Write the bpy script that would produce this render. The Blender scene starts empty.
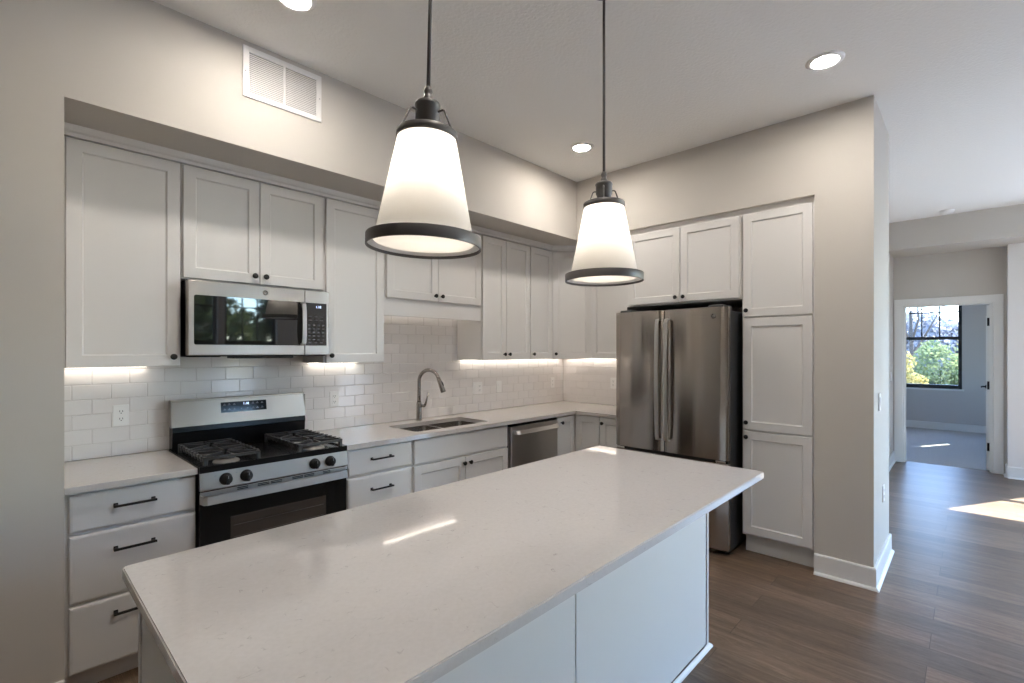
import bpy, bmesh, math, random
from mathutils import Vector, Matrix
from mathutils.geometry import tessellate_polygon
PI = math.pi
SC = bpy.context.scene
COL = SC.collection
random.seed(7)

# ------------------------------------------------------------------ camera, sky, sun, exposure
cam_d = bpy.data.cameras.new('camera')
cam = bpy.data.objects.new('camera', cam_d)
COL.objects.link(cam)
cam.location = (-0.6523, -3.3583, 1.4830)
cam.rotation_euler = (PI / 2, 0, math.radians(43.522 - 90))
cam_d.sensor_width = 36.0
cam_d.lens = 483.06 / 1024 * 36.0
cam_d.shift_y = (350.77 - 341.5) / 1024
cam_d.clip_start = 0.02
SC.camera = cam

SUN_AZ = Vector((0.877, -0.481, 0)).normalized()
SUN_EL = math.radians(43.6)
world = bpy.data.worlds.new('sky')
SC.world = world
world.use_nodes = True
wn = world.node_tree
wn.nodes.clear()
sky = wn.nodes.new('ShaderNodeTexSky')
sky.sky_type = 'NISHITA'
sky.sun_disc = False
sky.sun_elevation = SUN_EL
sky.sun_rotation = math.atan2(SUN_AZ.x, SUN_AZ.y)
sky.air_density = 1.0
sky.dust_density = 0.6
sky.ozone_density = 3.0
bg = wn.nodes.new('ShaderNodeBackground')
bg.inputs['Strength'].default_value = 1.0
wo = wn.nodes.new('ShaderNodeOutputWorld')
tint = wn.nodes.new('ShaderNodeMixRGB'); tint.blend_type = 'MULTIPLY'; tint.inputs[0].default_value = 1.0
tint.inputs[2].default_value = (0.93, 0.99, 1.09, 1)
wn.links.new(sky.outputs[0], tint.inputs[1]); wn.links.new(tint.outputs[0], bg.inputs[0])
wn.links.new(bg.outputs[0], wo.inputs[0])

sun_d = bpy.data.lights.new('sun', 'SUN')
sun_d.energy = 17.0
sun_d.color = (1.0, 0.96, 0.90)
sun_d.angle = math.radians(0.6)
sun = bpy.data.objects.new('sun', sun_d)
COL.objects.link(sun)
sdir = Vector((SUN_AZ.x * math.cos(SUN_EL), SUN_AZ.y * math.cos(SUN_EL), math.sin(SUN_EL)))
sun.rotation_euler = sdir.to_track_quat('Z', 'Y').to_euler()
sun.location = (9, -9, 9)

SC.view_settings.view_transform = 'Standard'
SC.view_settings.look = 'None'
SC.view_settings.gamma = 1.0
SC.view_settings.use_curve_mapping = False
SC.view_settings.exposure = 1.40
cy = SC.cycles
cy.use_denoising = True
cy.max_bounces = 10
cy.diffuse_bounces = 6
cy.glossy_bounces = 5
cy.transparent_max_bounces = 12
cy.sample_clamp_indirect = 6.0
cy.caustics_reflective = False
cy.caustics_refractive = False

CAN_L = 122.0          # radiance of a downlight lens
BULB_L = 38.0         # radiance of a pendant bulb
STRIP_L = 3.8        # radiance of the strips under the wall cabinets
WARM = (1.0, 0.93, 0.845)

# ------------------------------------------------------------------ materials
def new_mat(name):
    m = bpy.data.materials.new(name)
    m.use_nodes = True
    return m, m.node_tree, m.node_tree.nodes['Principled BSDF']

def mat(name, col, rough=0.5, metal=0.0, spec=0.5, bump=None, emit=None, coat=0.0):
    m, nt, b = new_mat(name)
    b.inputs['Base Color'].default_value = (*col, 1)
    b.inputs['Roughness'].default_value = rough
    b.inputs['Metallic'].default_value = metal
    b.inputs['Specular IOR Level'].default_value = spec
    b.inputs['Coat Weight'].default_value = coat
    if emit:
        b.inputs['Emission Color'].default_value = (*emit[0], 1)
        b.inputs['Emission Strength'].default_value = emit[1]
    if bump:
        sc, st, dist = bump[:3]
        tc = nt.nodes.new('ShaderNodeTexCoord')
        mp = nt.nodes.new('ShaderNodeMapping')
        mp.inputs['Scale'].default_value = bump[3] if len(bump) > 3 else (1, 1, 1)
        n = nt.nodes.new('ShaderNodeTexNoise')
        n.inputs['Scale'].default_value = sc
        n.inputs['Detail'].default_value = 3
        bp = nt.nodes.new('ShaderNodeBump')
        bp.inputs['Strength'].default_value = st
        bp.inputs['Distance'].default_value = dist
        L = nt.links.new
        L(tc.outputs['Object'], mp.inputs[0]); L(mp.outputs[0], n.inputs['Vector'])
        L(n.outputs[0], bp.inputs['Height']); L(bp.outputs[0], b.inputs['Normal'])
    return m

M = {}
M['wall'] = mat('greige_paint', (0.575, 0.54, 0.495), 0.85, bump=(220, 0.12, 0.001))
M['wall_white'] = mat('pale_paint', (0.78, 0.75, 0.72), 0.85, bump=(220, 0.12, 0.001))
M['bed_wall'] = mat('bedroom_paint', (0.60, 0.565, 0.54), 0.85)
M['ceiling'] = mat('knockdown_ceiling', (0.88, 0.87, 0.85), 0.9, bump=(55, 0.55, 0.006))
M['trim'] = mat('white_trim', (0.80, 0.79, 0.77), 0.35)
M['cab'] = mat('painted_cabinet', (0.70, 0.682, 0.664), 0.4, bump=(150, 0.03, 0.001))
M['cab_in'] = mat('cabinet_box', (0.66, 0.65, 0.625), 0.5)
M['gap'] = mat('gap_shadow', (0.03, 0.03, 0.03), 0.8)
M['black'] = mat('matte_black_metal', (0.013, 0.012, 0.012), 0.42, spec=0.35)
M['bronze'] = mat('dark_bronze', (0.12, 0.113, 0.11), 0.42, 0.4)
M['iron'] = mat('cast_iron', (0.042, 0.042, 0.045), 0.34)
M['enamel'] = mat('black_enamel', (0.008, 0.008, 0.009), 0.2, spec=0.22)
M['bglass'] = mat('black_glass', (0.012, 0.012, 0.013), 0.03, spec=1.0, coat=0.15)
M['oblack'] = mat('oven_black_glass', (0.008, 0.008, 0.008), 0.08, spec=0.28)
M['oglass'] = mat('oven_window_glass', (0.045, 0.035, 0.03), 0.06, spec=0.8)
M['fridge_side'] = mat('charcoal_cabinet_steel', (0.055, 0.057, 0.06), 0.42, bump=(300, 0.1, 0.001))
M['steel'] = mat('stainless', (0.52, 0.50, 0.48), 0.33, 1.0, bump=(40, 0.05, 0.002, (1, 1, 26)))
M['steel_h'] = mat('stainless_brushed_across', (0.50, 0.462, 0.42), 0.32, 1.0, bump=(40, 0.05, 0.002, (1, 26, 26)))
M['fsteel'] = mat('warm_stainless', (0.43, 0.385, 0.35), 0.15, 1.0, bump=(4, 0.06, 0.008, (1, 2.2, 0.14)))
M['sinksteel'] = mat('satin_sink_steel', (0.48, 0.455, 0.43), 0.22, 1.0)
M['nickel'] = mat('brushed_nickel', (0.38, 0.355, 0.33), 0.24, 1.0)
M['handle'] = mat('satin_handle_steel', (0.60, 0.59, 0.58), 0.3, 1.0)
M['chrome'] = mat('polished_steel', (0.72, 0.72, 0.72), 0.12, 1.0)
M['alum'] = mat('burner_aluminium', (0.34, 0.33, 0.32), 0.38, 1.0)
M['plastic'] = mat('white_plastic', (0.88, 0.87, 0.86), 0.3)
M['legend'] = mat('grey_legend', (0.30, 0.30, 0.31), 0.5)
M['digits'] = mat('lit_digits', (0.4, 0.5, 0.9), 0.4, emit=((0.55, 0.70, 1.0), 1.2))
M['lens'] = mat('lit_lens', (1, 1, 1), 0.5, emit=(WARM, CAN_L))
M['bulb'] = mat('lit_bulb', (1, 1, 1), 0.5, emit=((1.0, 0.93, 0.84), BULB_L))
M['strip'] = mat('lit_strip', (1, 1, 1), 0.5, emit=((1.0, 0.90, 0.78), STRIP_L))
M['slot'] = mat('dark_slot', (0.02, 0.02, 0.02), 0.7)
M['grille'] = mat('grille_white', (0.78, 0.76, 0.75), 0.4)
M['duct'] = mat('duct_shadow', (0.30, 0.29, 0.28), 0.8)
M['winframe'] = mat('black_window_frame', (0.015, 0.016, 0.018), 0.4)
M['bark'] = mat('bark', (0.09, 0.07, 0.055), 0.9, bump=(18, 0.6, 0.03))

def aniso(m, amount, rot=0.25):
    nt = m.node_tree; p = nt.nodes['Principled BSDF']
    t = nt.nodes.new('ShaderNodeTangent'); t.direction_type = 'RADIAL'; t.axis = 'Z'
    nt.links.new(t.outputs[0], p.inputs['Tangent'])
    p.inputs['Anisotropic'].default_value = amount
    p.inputs['Anisotropic Rotation'].default_value = rot
for k_, a_ in (('steel', .75), ('steel_h', .75), ('fsteel', .88)): aniso(M[k_], a_)

def glass_mat(name, tint, refl):
    m = bpy.data.materials.new(name); m.use_nodes = True
    nt = m.node_tree; nt.nodes.clear()
    t = nt.nodes.new('ShaderNodeBsdfTransparent'); t.inputs[0].default_value = (*tint, 1)
    g = nt.nodes.new('ShaderNodeBsdfGlossy'); g.inputs['Roughness'].default_value = 0.0
    x = nt.nodes.new('ShaderNodeMixShader'); x.inputs[0].default_value = refl
    o = nt.nodes.new('ShaderNodeOutputMaterial')
    nt.links.new(t.outputs[0], x.inputs[1]); nt.links.new(g.outputs[0], x.inputs[2]); nt.links.new(x.outputs[0], o.inputs[0])
    return m
M['pane'] = glass_mat('window_glass', (0.92, 0.95, 0.94), 0.06)
M['pane_bed'] = glass_mat('low_e_glass', (0.75, 0.78, 0.80), 0.06)

def shade_mat():
    m = bpy.data.materials.new('opal_glass'); m.use_nodes = True
    nt = m.node_tree; nt.nodes.clear()
    d = nt.nodes.new('ShaderNodeBsdfDiffuse'); d.inputs[0].default_value = (0.92, 0.91, 0.89, 1)
    t = nt.nodes.new('ShaderNodeBsdfTranslucent'); t.inputs[0].default_value = (0.95, 0.93, 0.90, 1)
    x = nt.nodes.new('ShaderNodeMixShader'); x.inputs[0].default_value = 0.54
    g = nt.nodes.new('ShaderNodeBsdfGlossy'); g.inputs['Roughness'].default_value = 0.15
    y = nt.nodes.new('ShaderNodeMixShader'); y.inputs[0].default_value = 0.04
    o = nt.nodes.new('ShaderNodeOutputMaterial')
    L = nt.links.new
    L(d.outputs[0], x.inputs[1]); L(t.outputs[0], x.inputs[2]); L(x.outputs[0], y.inputs[1]); L(g.outputs[0], y.inputs[2]); L(y.outputs[0], o.inputs[0])
    return m
M['opal'] = shade_mat()

def ramp(nt, stops):
    r = nt.nodes.new('ShaderNodeValToRGB')
    e = r.color_ramp.elements
    e[0].position, e[0].color = stops[0][0], (*stops[0][1], 1)
    e[1].position, e[1].color = stops[-1][0], (*stops[-1][1], 1)
    for p, c in stops[1:-1]:
        k = e.new(p); k.color = (*c, 1)
    return r

def quartz_mat():
    m, nt, b = new_mat('quartz')
    L = nt.links.new
    tc = nt.nodes.new('ShaderNodeTexCoord')
    n1 = nt.nodes.new('ShaderNodeTexNoise'); n1.inputs['Scale'].default_value = 8.0; n1.inputs['Detail'].default_value = 8; n1.inputs['Distortion'].default_value = 1.6
    L(tc.outputs['Object'], n1.inputs['Vector'])
    # thin broken veins where the noise crosses its middle value
    ab = nt.nodes.new('ShaderNodeMath'); ab.operation = 'SUBTRACT'; ab.inputs[1].default_value = 0.5
    a2 = nt.nodes.new('ShaderNodeMath'); a2.operation = 'ABSOLUTE'
    L(n1.outputs[0], ab.inputs[0]); L(ab.outputs[0], a2.inputs[0])
    vein = ramp(nt, [(0.0, (1, 1, 1)), (0.010, (0, 0, 0))])
    L(a2.outputs[0], vein.inputs[0])
    n2 = nt.nodes.new('ShaderNodeTexNoise'); n2.inputs['Scale'].default_value = 30; n2.inputs['Detail'].default_value = 3
    L(tc.outputs['Object'], n2.inputs['Vector'])
    brk = ramp(nt, [(0.55, (0, 0, 0)), (0.68, (1, 1, 1))])
    L(n2.outputs[0], brk.inputs[0])
    mu = nt.nodes.new('ShaderNodeMath'); mu.operation = 'MULTIPLY'
    L(vein.outputs[0], mu.inputs[0]); L(brk.outputs[0], mu.inputs[1])
    mu2 = nt.nodes.new('ShaderNodeMath'); mu2.operation = 'MULTIPLY'; mu2.inputs[1].default_value = 0.6
    L(mu.outputs[0], mu2.inputs[0])
    n3 = nt.nodes.new('ShaderNodeTexNoise'); n3.inputs['Scale'].default_value = 90; n3.inputs['Detail'].default_value = 2
    L(tc.outputs['Object'], n3.inputs['Vector'])
    base = ramp(nt, [(0.3, (0.58, 0.548, 0.528)), (0.7, (0.61, 0.578, 0.558))])
    L(n3.outputs[0], base.inputs[0])
    mx = nt.nodes.new('ShaderNodeMixRGB'); mx.inputs[2].default_value = (0.26, 0.24, 0.225, 1)
    L(mu2.outputs[0], mx.inputs[0]); L(base.outputs[0], mx.inputs[1]); L(mx.outputs[0], b.inputs['Base Color'])
    b.inputs['Roughness'].default_value = 0.05
    b.inputs['Specular IOR Level'].default_value = 0.75
    return m
M['quartz'] = quartz_mat()

def tile_mat():
    m, nt, b = new_mat('glazed_subway_tile')
    L = nt.links.new
    b.inputs['Base Color'].default_value = (0.82, 0.79, 0.775, 1)
    b.inputs['Roughness'].default_value = 0.09
    tc = nt.nodes.new('ShaderNodeTexCoord')
    n = nt.nodes.new('ShaderNodeTexNoise'); n.inputs['Scale'].default_value = 14; n.inputs['Detail'].default_value = 1
    bp = nt.nodes.new('ShaderNodeBump'); bp.inputs['Strength'].default_value = 0.25; bp.inputs['Distance'].default_value = 0.004
    L(tc.outputs['Object'], n.inputs['Vector']); L(n.outputs[0], bp.inputs['Height']); L(bp.outputs[0], b.inputs['Normal'])
    return m
M['tile'] = tile_mat()
M['grout'] = mat('grout', (0.72, 0.685, 0.665), 0.9)

def floor_mat():
    m, nt, b = new_mat('vinyl_plank')
    L = nt.links.new
    tc = nt.nodes.new('ShaderNodeTexCoord')
    mp = nt.nodes.new('ShaderNodeMapping'); mp.inputs['Rotation'].default_value = (0, 0, PI / 2)
    L(tc.outputs['Object'], mp.inputs[0])
    br = nt.nodes.new('ShaderNodeTexBrick')
    br.offset = 0.37; br.offset_frequency = 2
    br.inputs['Scale'].default_value = 1.0
    br.inputs['Brick Width'].default_value = 1.22
    br.inputs['Row Height'].default_value = 0.18
    br.inputs['Mortar Size'].default_value = 0.0012
    br.inputs['Mortar Smooth'].default_value = 0.3
    br.inputs['Bias'].default_value = 0.0
    br.inputs['Color1'].default_value = (0.0, 0.0, 0.0, 1)
    br.inputs['Color2'].default_value = (1.0, 1.0, 1.0, 1)
    br.inputs['Mortar'].default_value = (0.5, 0.5, 0.5, 1)
    L(mp.outputs[0], br.inputs['Vector'])
    # grain: noise stretched along the plank, shifted per plank
    sep = nt.nodes.new('ShaderNodeVectorMath'); sep.operation = 'MULTIPLY_ADD'
    sep.inputs[1].default_value = (1.1, 17, 1); 
    L(mp.outputs[0], sep.inputs[0])
    sc = nt.nodes.new('ShaderNodeVectorMath'); sc.operation = 'SCALE'; sc.inputs['Scale'].default_value = 23.0
    L(br.outputs['Color'], sc.inputs[0]); L(sc.outputs[0], sep.inputs[2])
    n = nt.nodes.new('ShaderNodeTexNoise'); n.inputs['Scale'].default_value = 1.6; n.inputs['Detail'].default_value = 7; n.inputs['Roughness'].default_value = 1.0; n.inputs['Distortion'].default_value = 0.7
    L(sep.outputs[0], n.inputs['Vector'])
    g = ramp(nt, [(0.30, (0.055, 0.034, 0.021)), (0.5, (0.168, 0.112, 0.074)), (0.70, (0.33, 0.238, 0.170))])
    L(n.outputs[0], g.inputs[0])
    hs = nt.nodes.new('ShaderNodeMixRGB'); hs.blend_type = 'MULTIPLY'; hs.inputs[0].default_value = 1.0
    tone = ramp(nt, [(0.0, (0.72, 0.72, 0.73)), (1.0, (1.18, 1.16, 1.13))])
    L(br.outputs['Color'], tone.inputs[0])
    L(g.outputs[0], hs.inputs[1]); L(tone.outputs[0], hs.inputs[2])
    mx = nt.nodes.new('ShaderNodeMixRGB'); mx.inputs[2].default_value = (0.035, 0.024, 0.018, 1)
    L(br.outputs['Fac'], mx.inputs[0]); L(hs.outputs[0], mx.inputs[1]); L(mx.outputs[0], b.inputs['Base Color'])
    rr = nt.nodes.new('ShaderNodeMapRange'); rr.inputs[3].default_value = 0.26; rr.inputs[4].default_value = 0.42
    L(n.outputs[0], rr.inputs[0]); L(rr.outputs[0], b.inputs['Roughness'])
    b.inputs['Specular IOR Level'].default_value = 0.36
    bp = nt.nodes.new('ShaderNodeBump'); bp.inputs['Strength'].default_value = 0.15; bp.inputs['Distance'].default_value = 0.003
    L(n.outputs[0], bp.inputs['Height']); L(bp.outputs[0], b.inputs['Normal'])
    return m
M['floor'] = floor_mat()

def mottled(name, c1, c2, scale, rough=0.9, bump=0.0):
    m, nt, b = new_mat(name)
    L = nt.links.new
    tc = nt.nodes.new('ShaderNodeTexCoord')
    n = nt.nodes.new('ShaderNodeTexNoise'); n.inputs['Scale'].default_value = scale; n.inputs['Detail'].default_value = 4
    L(tc.outputs['Object'], n.inputs['Vector'])
    r = ramp(nt, [(0.3, c1), (0.7, c2)])
    L(n.outputs[0], r.inputs[0]); L(r.outputs[0], b.inputs['Base Color'])
    b.inputs['Roughness'].default_value = rough
    b.inputs['Specular IOR Level'].default_value = 0.2
    if bump:
        bp = nt.nodes.new('ShaderNodeBump'); bp.inputs['Strength'].default_value = bump; bp.inputs['Distance'].default_value = 0.01
        L(n.outputs[0], bp.inputs['Height']); L(bp.outputs[0], b.inputs['Normal'])
    return m
M['carpet'] = mottled('grey_carpet', (0.42, 0.40, 0.385), (0.56, 0.54, 0.52), 120, 0.95, 0.6)
M['paving'] = mottled('pale_paving', (0.32, 0.33, 0.345), (0.42, 0.43, 0.445), 3)

def leaf_mat(name, c1, c2):
    m = mottled(name, c1, c2, 2.5, 0.7)
    nt = m.node_tree; p = nt.nodes['Principled BSDF']; o = nt.nodes['Material Output']
    r_ = [n for n in nt.nodes if n.type == 'VALTORGB'][0]
    t = nt.nodes.new('ShaderNodeBsdfTranslucent'); x = nt.nodes.new('ShaderNodeMixShader'); x.inputs[0].default_value = 0.5
    nt.links.new(r_.outputs[0], t.inputs[0]); nt.links.new(p.outputs[0], x.inputs[1]); nt.links.new(t.outputs[0], x.inputs[2]); nt.links.new(x.outputs[0], o.inputs[0])
    return m
M['leaf_yellow'] = leaf_mat('yellow_leaves', (0.34, 0.28, 0.09), (0.50, 0.42, 0.17))
M['leaf_green'] = leaf_mat('green_leaves', (0.11, 0.16, 0.09), (0.28, 0.32, 0.14))
M['leaf_dark'] = leaf_mat('garden_leaves', (0.05, 0.075, 0.035), (0.15, 0.17, 0.06))
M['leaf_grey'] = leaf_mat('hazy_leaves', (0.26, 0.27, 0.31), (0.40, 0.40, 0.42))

# ------------------------------------------------------------------ mesh builder
class MB:
    def __init__(self):
        self.bm = bmesh.new()

    def box(self, x0, x1, y0, y1, z0, z1, bev=0.0, seg=2):
        bm = self.bm
        if bev <= 0:
            vs = [bm.verts.new((x, y, z)) for x in (x0, x1) for y in (y0, y1) for z in (z0, z1)]
            for f in ((0, 1, 3, 2), (4, 6, 7, 5), (0, 4, 5, 1), (2, 3, 7, 6), (0, 2, 6, 4), (1, 5, 7, 3)):
                bm.faces.new([vs[i] for i in f])
            return self
        t = bmesh.new()
        vs = [t.verts.new((x, y, z)) for x in (x0, x1) for y in (y0, y1) for z in (z0, z1)]
        for f in ((0, 1, 3, 2), (4, 6, 7, 5), (0, 4, 5, 1), (2, 3, 7, 6), (0, 2, 6, 4), (1, 5, 7, 3)):
            t.faces.new([vs[i] for i in f])
        bev = min(bev, 0.45 * min(abs(x1 - x0), abs(y1 - y0), abs(z1 - z0)))
        bmesh.ops.bevel(t, geom=list(t.edges), offset=bev, segments=seg, affect='EDGES', profile=0.5)
        self.add(t)
        return self

    def add(self, t, mtx=None):
        me = bpy.data.meshes.new('tmp')
        t.to_mesh(me); t.free()
        if mtx is not None:
            me.transform(mtx)
        self.bm.from_mesh(me)
        bpy.data.meshes.remove(me)

    def cyl(self, p0, p1, r0, r1=None, n=20, cap=True):
        r1 = r0 if r1 is None else r1
        p0, p1 = Vector(p0), Vector(p1)
        q = (p1 - p0).to_track_quat('Z', 'Y')
        rings = []
        for p, r in ((p0, r0), (p1, r1)):
            rings.append([self.bm.verts.new(p + q @ Vector((r * math.cos(2 * PI * i / n), r * math.sin(2 * PI * i / n), 0))) for i in range(n)])
        for i in range(n):
            f = self.bm.faces.new((rings[0][i], rings[0][(i + 1) % n], rings[1][(i + 1) % n], rings[1][i]))
            f.smooth = True
        if cap:
            self.bm.faces.new(rings[0][::-1]); self.bm.faces.new(rings[1])
        return self

    def lathe(self, prof, c=(0, 0, 0), n=32, axis='Z', close=False, smooth=True):
        """revolve (radius, height) pairs about an axis through c"""
        c = Vector(c)
        def pt(r, h, a):
            u, v = r * math.cos(a), r * math.sin(a)
            if axis == 'Z': return c + Vector((u, v, h))
            if axis == 'Y': return c + Vector((u, h, v))
            return c + Vector((h, u, v))
        rings = []
        for r, h in prof:
            if r < 1e-6:
                rings.append([self.bm.verts.new(pt(0, h, 0))])
            else:
                rings.append([self.bm.verts.new(pt(r, h, 2 * PI * i / n)) for i in range(n)])
        pairs = list(zip(rings, rings[1:])) + ([(rings[-1], rings[0])] if close else [])
        for A, B in pairs:
            for i in range(n):
                j = (i + 1) % n
                if len(A) == 1 and len(B) == 1: continue
                if len(A) == 1: f = self.bm.faces.new((A[0], B[j], B[i]))
                elif len(B) == 1: f = self.bm.faces.new((A[i], A[j], B[0]))
                else: f = self.bm.faces.new((A[i], A[j], B[j], B[i]))
                f.smooth = smooth
        return self

    def tube(self, pts, r, n=10, cap=True):
        pts = [Vector(p) for p in pts]
        rs = r if isinstance(r, (list, tuple)) else [r] * len(pts)
        rings = []
        q = None
        for i, p in enumerate(pts):
            d = (pts[min(i + 1, len(pts) - 1)] - pts[max(i - 1, 0)]).normalized()
            if q is None: q = d.to_track_quat('Z', 'Y')
            else:
                z = q @ Vector((0, 0, 1)); q = z.rotation_difference(d) @ q
            rings.append([self.bm.verts.new(p + q @ Vector((rs[i] * math.cos(2 * PI * k / n), rs[i] * math.sin(2 * PI * k / n), 0))) for k in range(n)])
        for A, B in zip(rings, rings[1:]):
            for k in range(n):
                f = self.bm.faces.new((A[k], A[(k + 1) % n], B[(k + 1) % n], B[k])); f.smooth = True
        if cap:
            self.bm.faces.new(rings[0][::-1]); self.bm.faces.new(rings[-1])
        return self

    def sweep_rect(self, pts, w, h, side=(0, 1, 0)):
        """rectangular bar through pts; w along side, h across"""
        pts = [Vector(p) for p in pts]; s = Vector(side).normalized()
        rings = []
        for i, p in enumerate(pts):
            d = (pts[min(i + 1, len(pts) - 1)] - pts[max(i - 1, 0)]).normalized()
            u = d.cross(s).normalized()
            rings.append([self.bm.verts.new(p + s * a * w / 2 + u * b * h / 2) for a, b in ((-1, -1), (1, -1), (1, 1), (-1, 1))])
        for A, B in zip(rings, rings[1:]):
            for k in range(4):
                self.bm.faces.new((A[k], A[(k + 1) % 4], B[(k + 1) % 4], B[k]))
        self.bm.faces.new(rings[0][::-1]); self.bm.faces.new(rings[-1])
        return self

    def prism(self, poly, a0, a1, axis='Z'):
        """extrude a 2-D polygon along an axis; poly in the other two axes in xyz order"""
        def P(u, v, a):
            return {'Z': (u, v, a), 'Y': (u, a, v), 'X': (a, u, v)}[axis]
        A = [self.bm.verts.new(P(u, v, a0)) for u, v in poly]
        B = [self.bm.verts.new(P(u, v, a1)) for u, v in poly]
        n = len(poly)
        for i in range(n):
            self.bm.faces.new((A[i], A[(i + 1) % n], B[(i + 1) % n], B[i]))
        self.bm.faces.new(A[::-1]); self.bm.faces.new(B)
        return self

    def slab_holes(self, outer, holes, z0, z1):
        loops = [outer] + holes
        flat = [p for l in loops for p in l]
        tris = tessellate_polygon([[Vector((x, y, 0)) for x, y in l] for l in loops])
        T = [self.bm.verts.new((x, y, z1)) for x, y in flat]
        B = [self.bm.verts.new((x, y, z0)) for x, y in flat]
        for a, b, c in tris:
            self.bm.faces.new((T[a], T[b], T[c])); self.bm.faces.new((B[c], B[b], B[a]))
        k = 0
        for l in loops:
            n = len(l)
            for i in range(n):
                j = (i + 1) % n
                self.bm.faces.new((T[k + i], T[k + j], B[k + j], B[k + i]))
            k += n
        return self

    def rings(self, loops, cap_last=True, cap_first=True):
        R = [[self.bm.verts.new(p) for p in l] for l in loops]
        for A, B in zip(R, R[1:]):
            n = len(A)
            for i in range(n):
                self.bm.faces.new((A[i], A[(i + 1) % n], B[(i + 1) % n], B[i]))
        if cap_first: self.bm.faces.new(R[0][::-1])
        if cap_last: self.bm.faces.new(R[-1])
        return self

    def shaker(self, x0, x1, z0, z1, y0, t=0.02, rail=0.056, dep=0.009, slope=0.007):
        """five-piece door, front towards -y; back plane y0, front y0 - t"""
        def R(i, y): return [(x0 + i, y, z0 + i), (x1 - i, y, z0 + i), (x1 - i, y, z1 - i), (x0 + i, y, z1 - i)]
        e = 0.002
        return self.rings([R(0, y0), R(0, y0 - t + e), R(e, y0 - t), R(rail, y0 - t), R(rail + slope * .35, y0 - t + dep * .55), R(rail + slope, y0 - t + dep)])

    def slabfront(self, x0, x1, z0, z1, y0, t=0.02):
        def R(i, y): return [(x0 + i, y, z0 + i), (x1 - i, y, z0 + i), (x1 - i, y, z1 - i), (x0 + i, y, z1 - i)]
        return self.rings([R(0, y0), R(0, y0 - t + 0.006), R(0.004, y0 - t + 0.002), R(0.012, y0 - t)])

    def text(self, s, size, mtx, depth=0.0004, align='CENTER'):
        cu = bpy.data.curves.new('txt', 'FONT')
        cu.body = s; cu.size = size; cu.align_x = align; cu.align_y = 'CENTER'; cu.extrude = depth
        ob = bpy.data.objects.new('txt', cu); COL.objects.link(ob)
        dg = bpy.context.evaluated_depsgraph_get()
        me = bpy.data.meshes.new_from_object(ob.evaluated_get(dg))
        me.transform(mtx)
        self.bm.from_mesh(me)
        bpy.data.objects.remove(ob); bpy.data.curves.remove(cu); bpy.data.meshes.remove(me)
        return self

def origin_of(p):
    m = Matrix.Identity(4)
    while p is not None:
        m = Matrix.LocRotScale(p.location, p.rotation_euler, p.scale) @ m
        p = p.parent
    return m

def link(name, mb, material, parent=None, local=False, recalc=True):
    """one mesh object; vertices are given in world space unless local"""
    if recalc:
        bmesh.ops.recalc_face_normals(mb.bm, faces=mb.bm.faces[:])
    me = bpy.data.meshes.new(name)
    mb.bm.to_mesh(me); mb.bm.free()
    if isinstance(material, (list, tuple)):
        for k in material: me.materials.append(k)
    else:
        me.materials.append(material)
    o = bpy.data.objects.new(name, me)
    COL.objects.link(o)
    if parent is not None:
        if not local:
            me.transform(origin_of(parent).inverted())
        o.parent = parent
    return o

def tag(o, label, cat, group=None):
    o['label'] = label; o['category'] = cat
    if group: o['group'] = group
    return o

def thing(name, label, cat, loc, rz=0.0, group=None):
    o = bpy.data.objects.new(name, None)
    o.empty_display_size = 0.1
    COL.objects.link(o)
    o.location = loc; o.rotation_euler = (0, 0, rz)
    return tag(o, label, cat, group)

def solo(name, mb, material, loc, label, cat, group=None):
    """a thing that is one mesh, origin at loc, vertices in world space"""
    o = link(name, mb, material)
    o.data.transform(Matrix.Translation(-Vector(loc)))
    o.location = loc
    return tag(o, label, cat, group)

def struct(name, mb, material, parent=None):
    o = link(name, mb, material, parent)
    if parent is None: o['kind'] = 'structure'
    return o

def copy_tree(o, parent=None):
    c = o.copy(); COL.objects.link(c)
    if parent is not None: c.parent = parent
    for ch in list(o.children):
        copy_tree(ch, c)
    return c

# ------------------------------------------------------------------ dimensions (metres)
ZC = 3.074      # ceiling
ZS = 2.526      # underside of the bulkheads
YS = -0.6615    # face of the range-side bulkhead
XL = -0.480     # left end of the alcove
XB = 3.7266     # tiled wall on the refrigerator side
XF = 3.0746     # face of the refrigerator-side bulkhead
YP = -2.602     # edge of the column beside the pantry
YC = -2.921     # end of the column
XHALL = 6.95
XD = 7.60       # wall holding the bedroom door
XBED = 11.45
YSOUTH = -6.2
XWEST = -4.0
CZ = 0.914

# ------------------------------------------------------------------ room shell
b = MB(); b.box(XWEST - .2, XD + .13, YSOUTH - .2, 0.3, -0.12, 0.0); struct('floor', b, M['floor'])
b = MB(); b.box(XD + .13, XBED + .15, -4.3, -1.4, -0.12, 0.004); struct('floor_bedroom', b, M['carpet'])
b = MB(); b.box(XWEST - .2, XHALL + .1, YSOUTH - .2, 0.3, ZC, ZC + .15); b.box(XHALL + .1, XD + .1, YSOUTH - .2, -3.6, ZC, ZC + .15); struct('ceiling', b, M['ceiling'])
b = MB(); b.box(XD, XBED + .15, -4.3, -1.4, 2.75, 2.9); struct('ceiling_bedroom', b, M['ceiling'])

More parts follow.
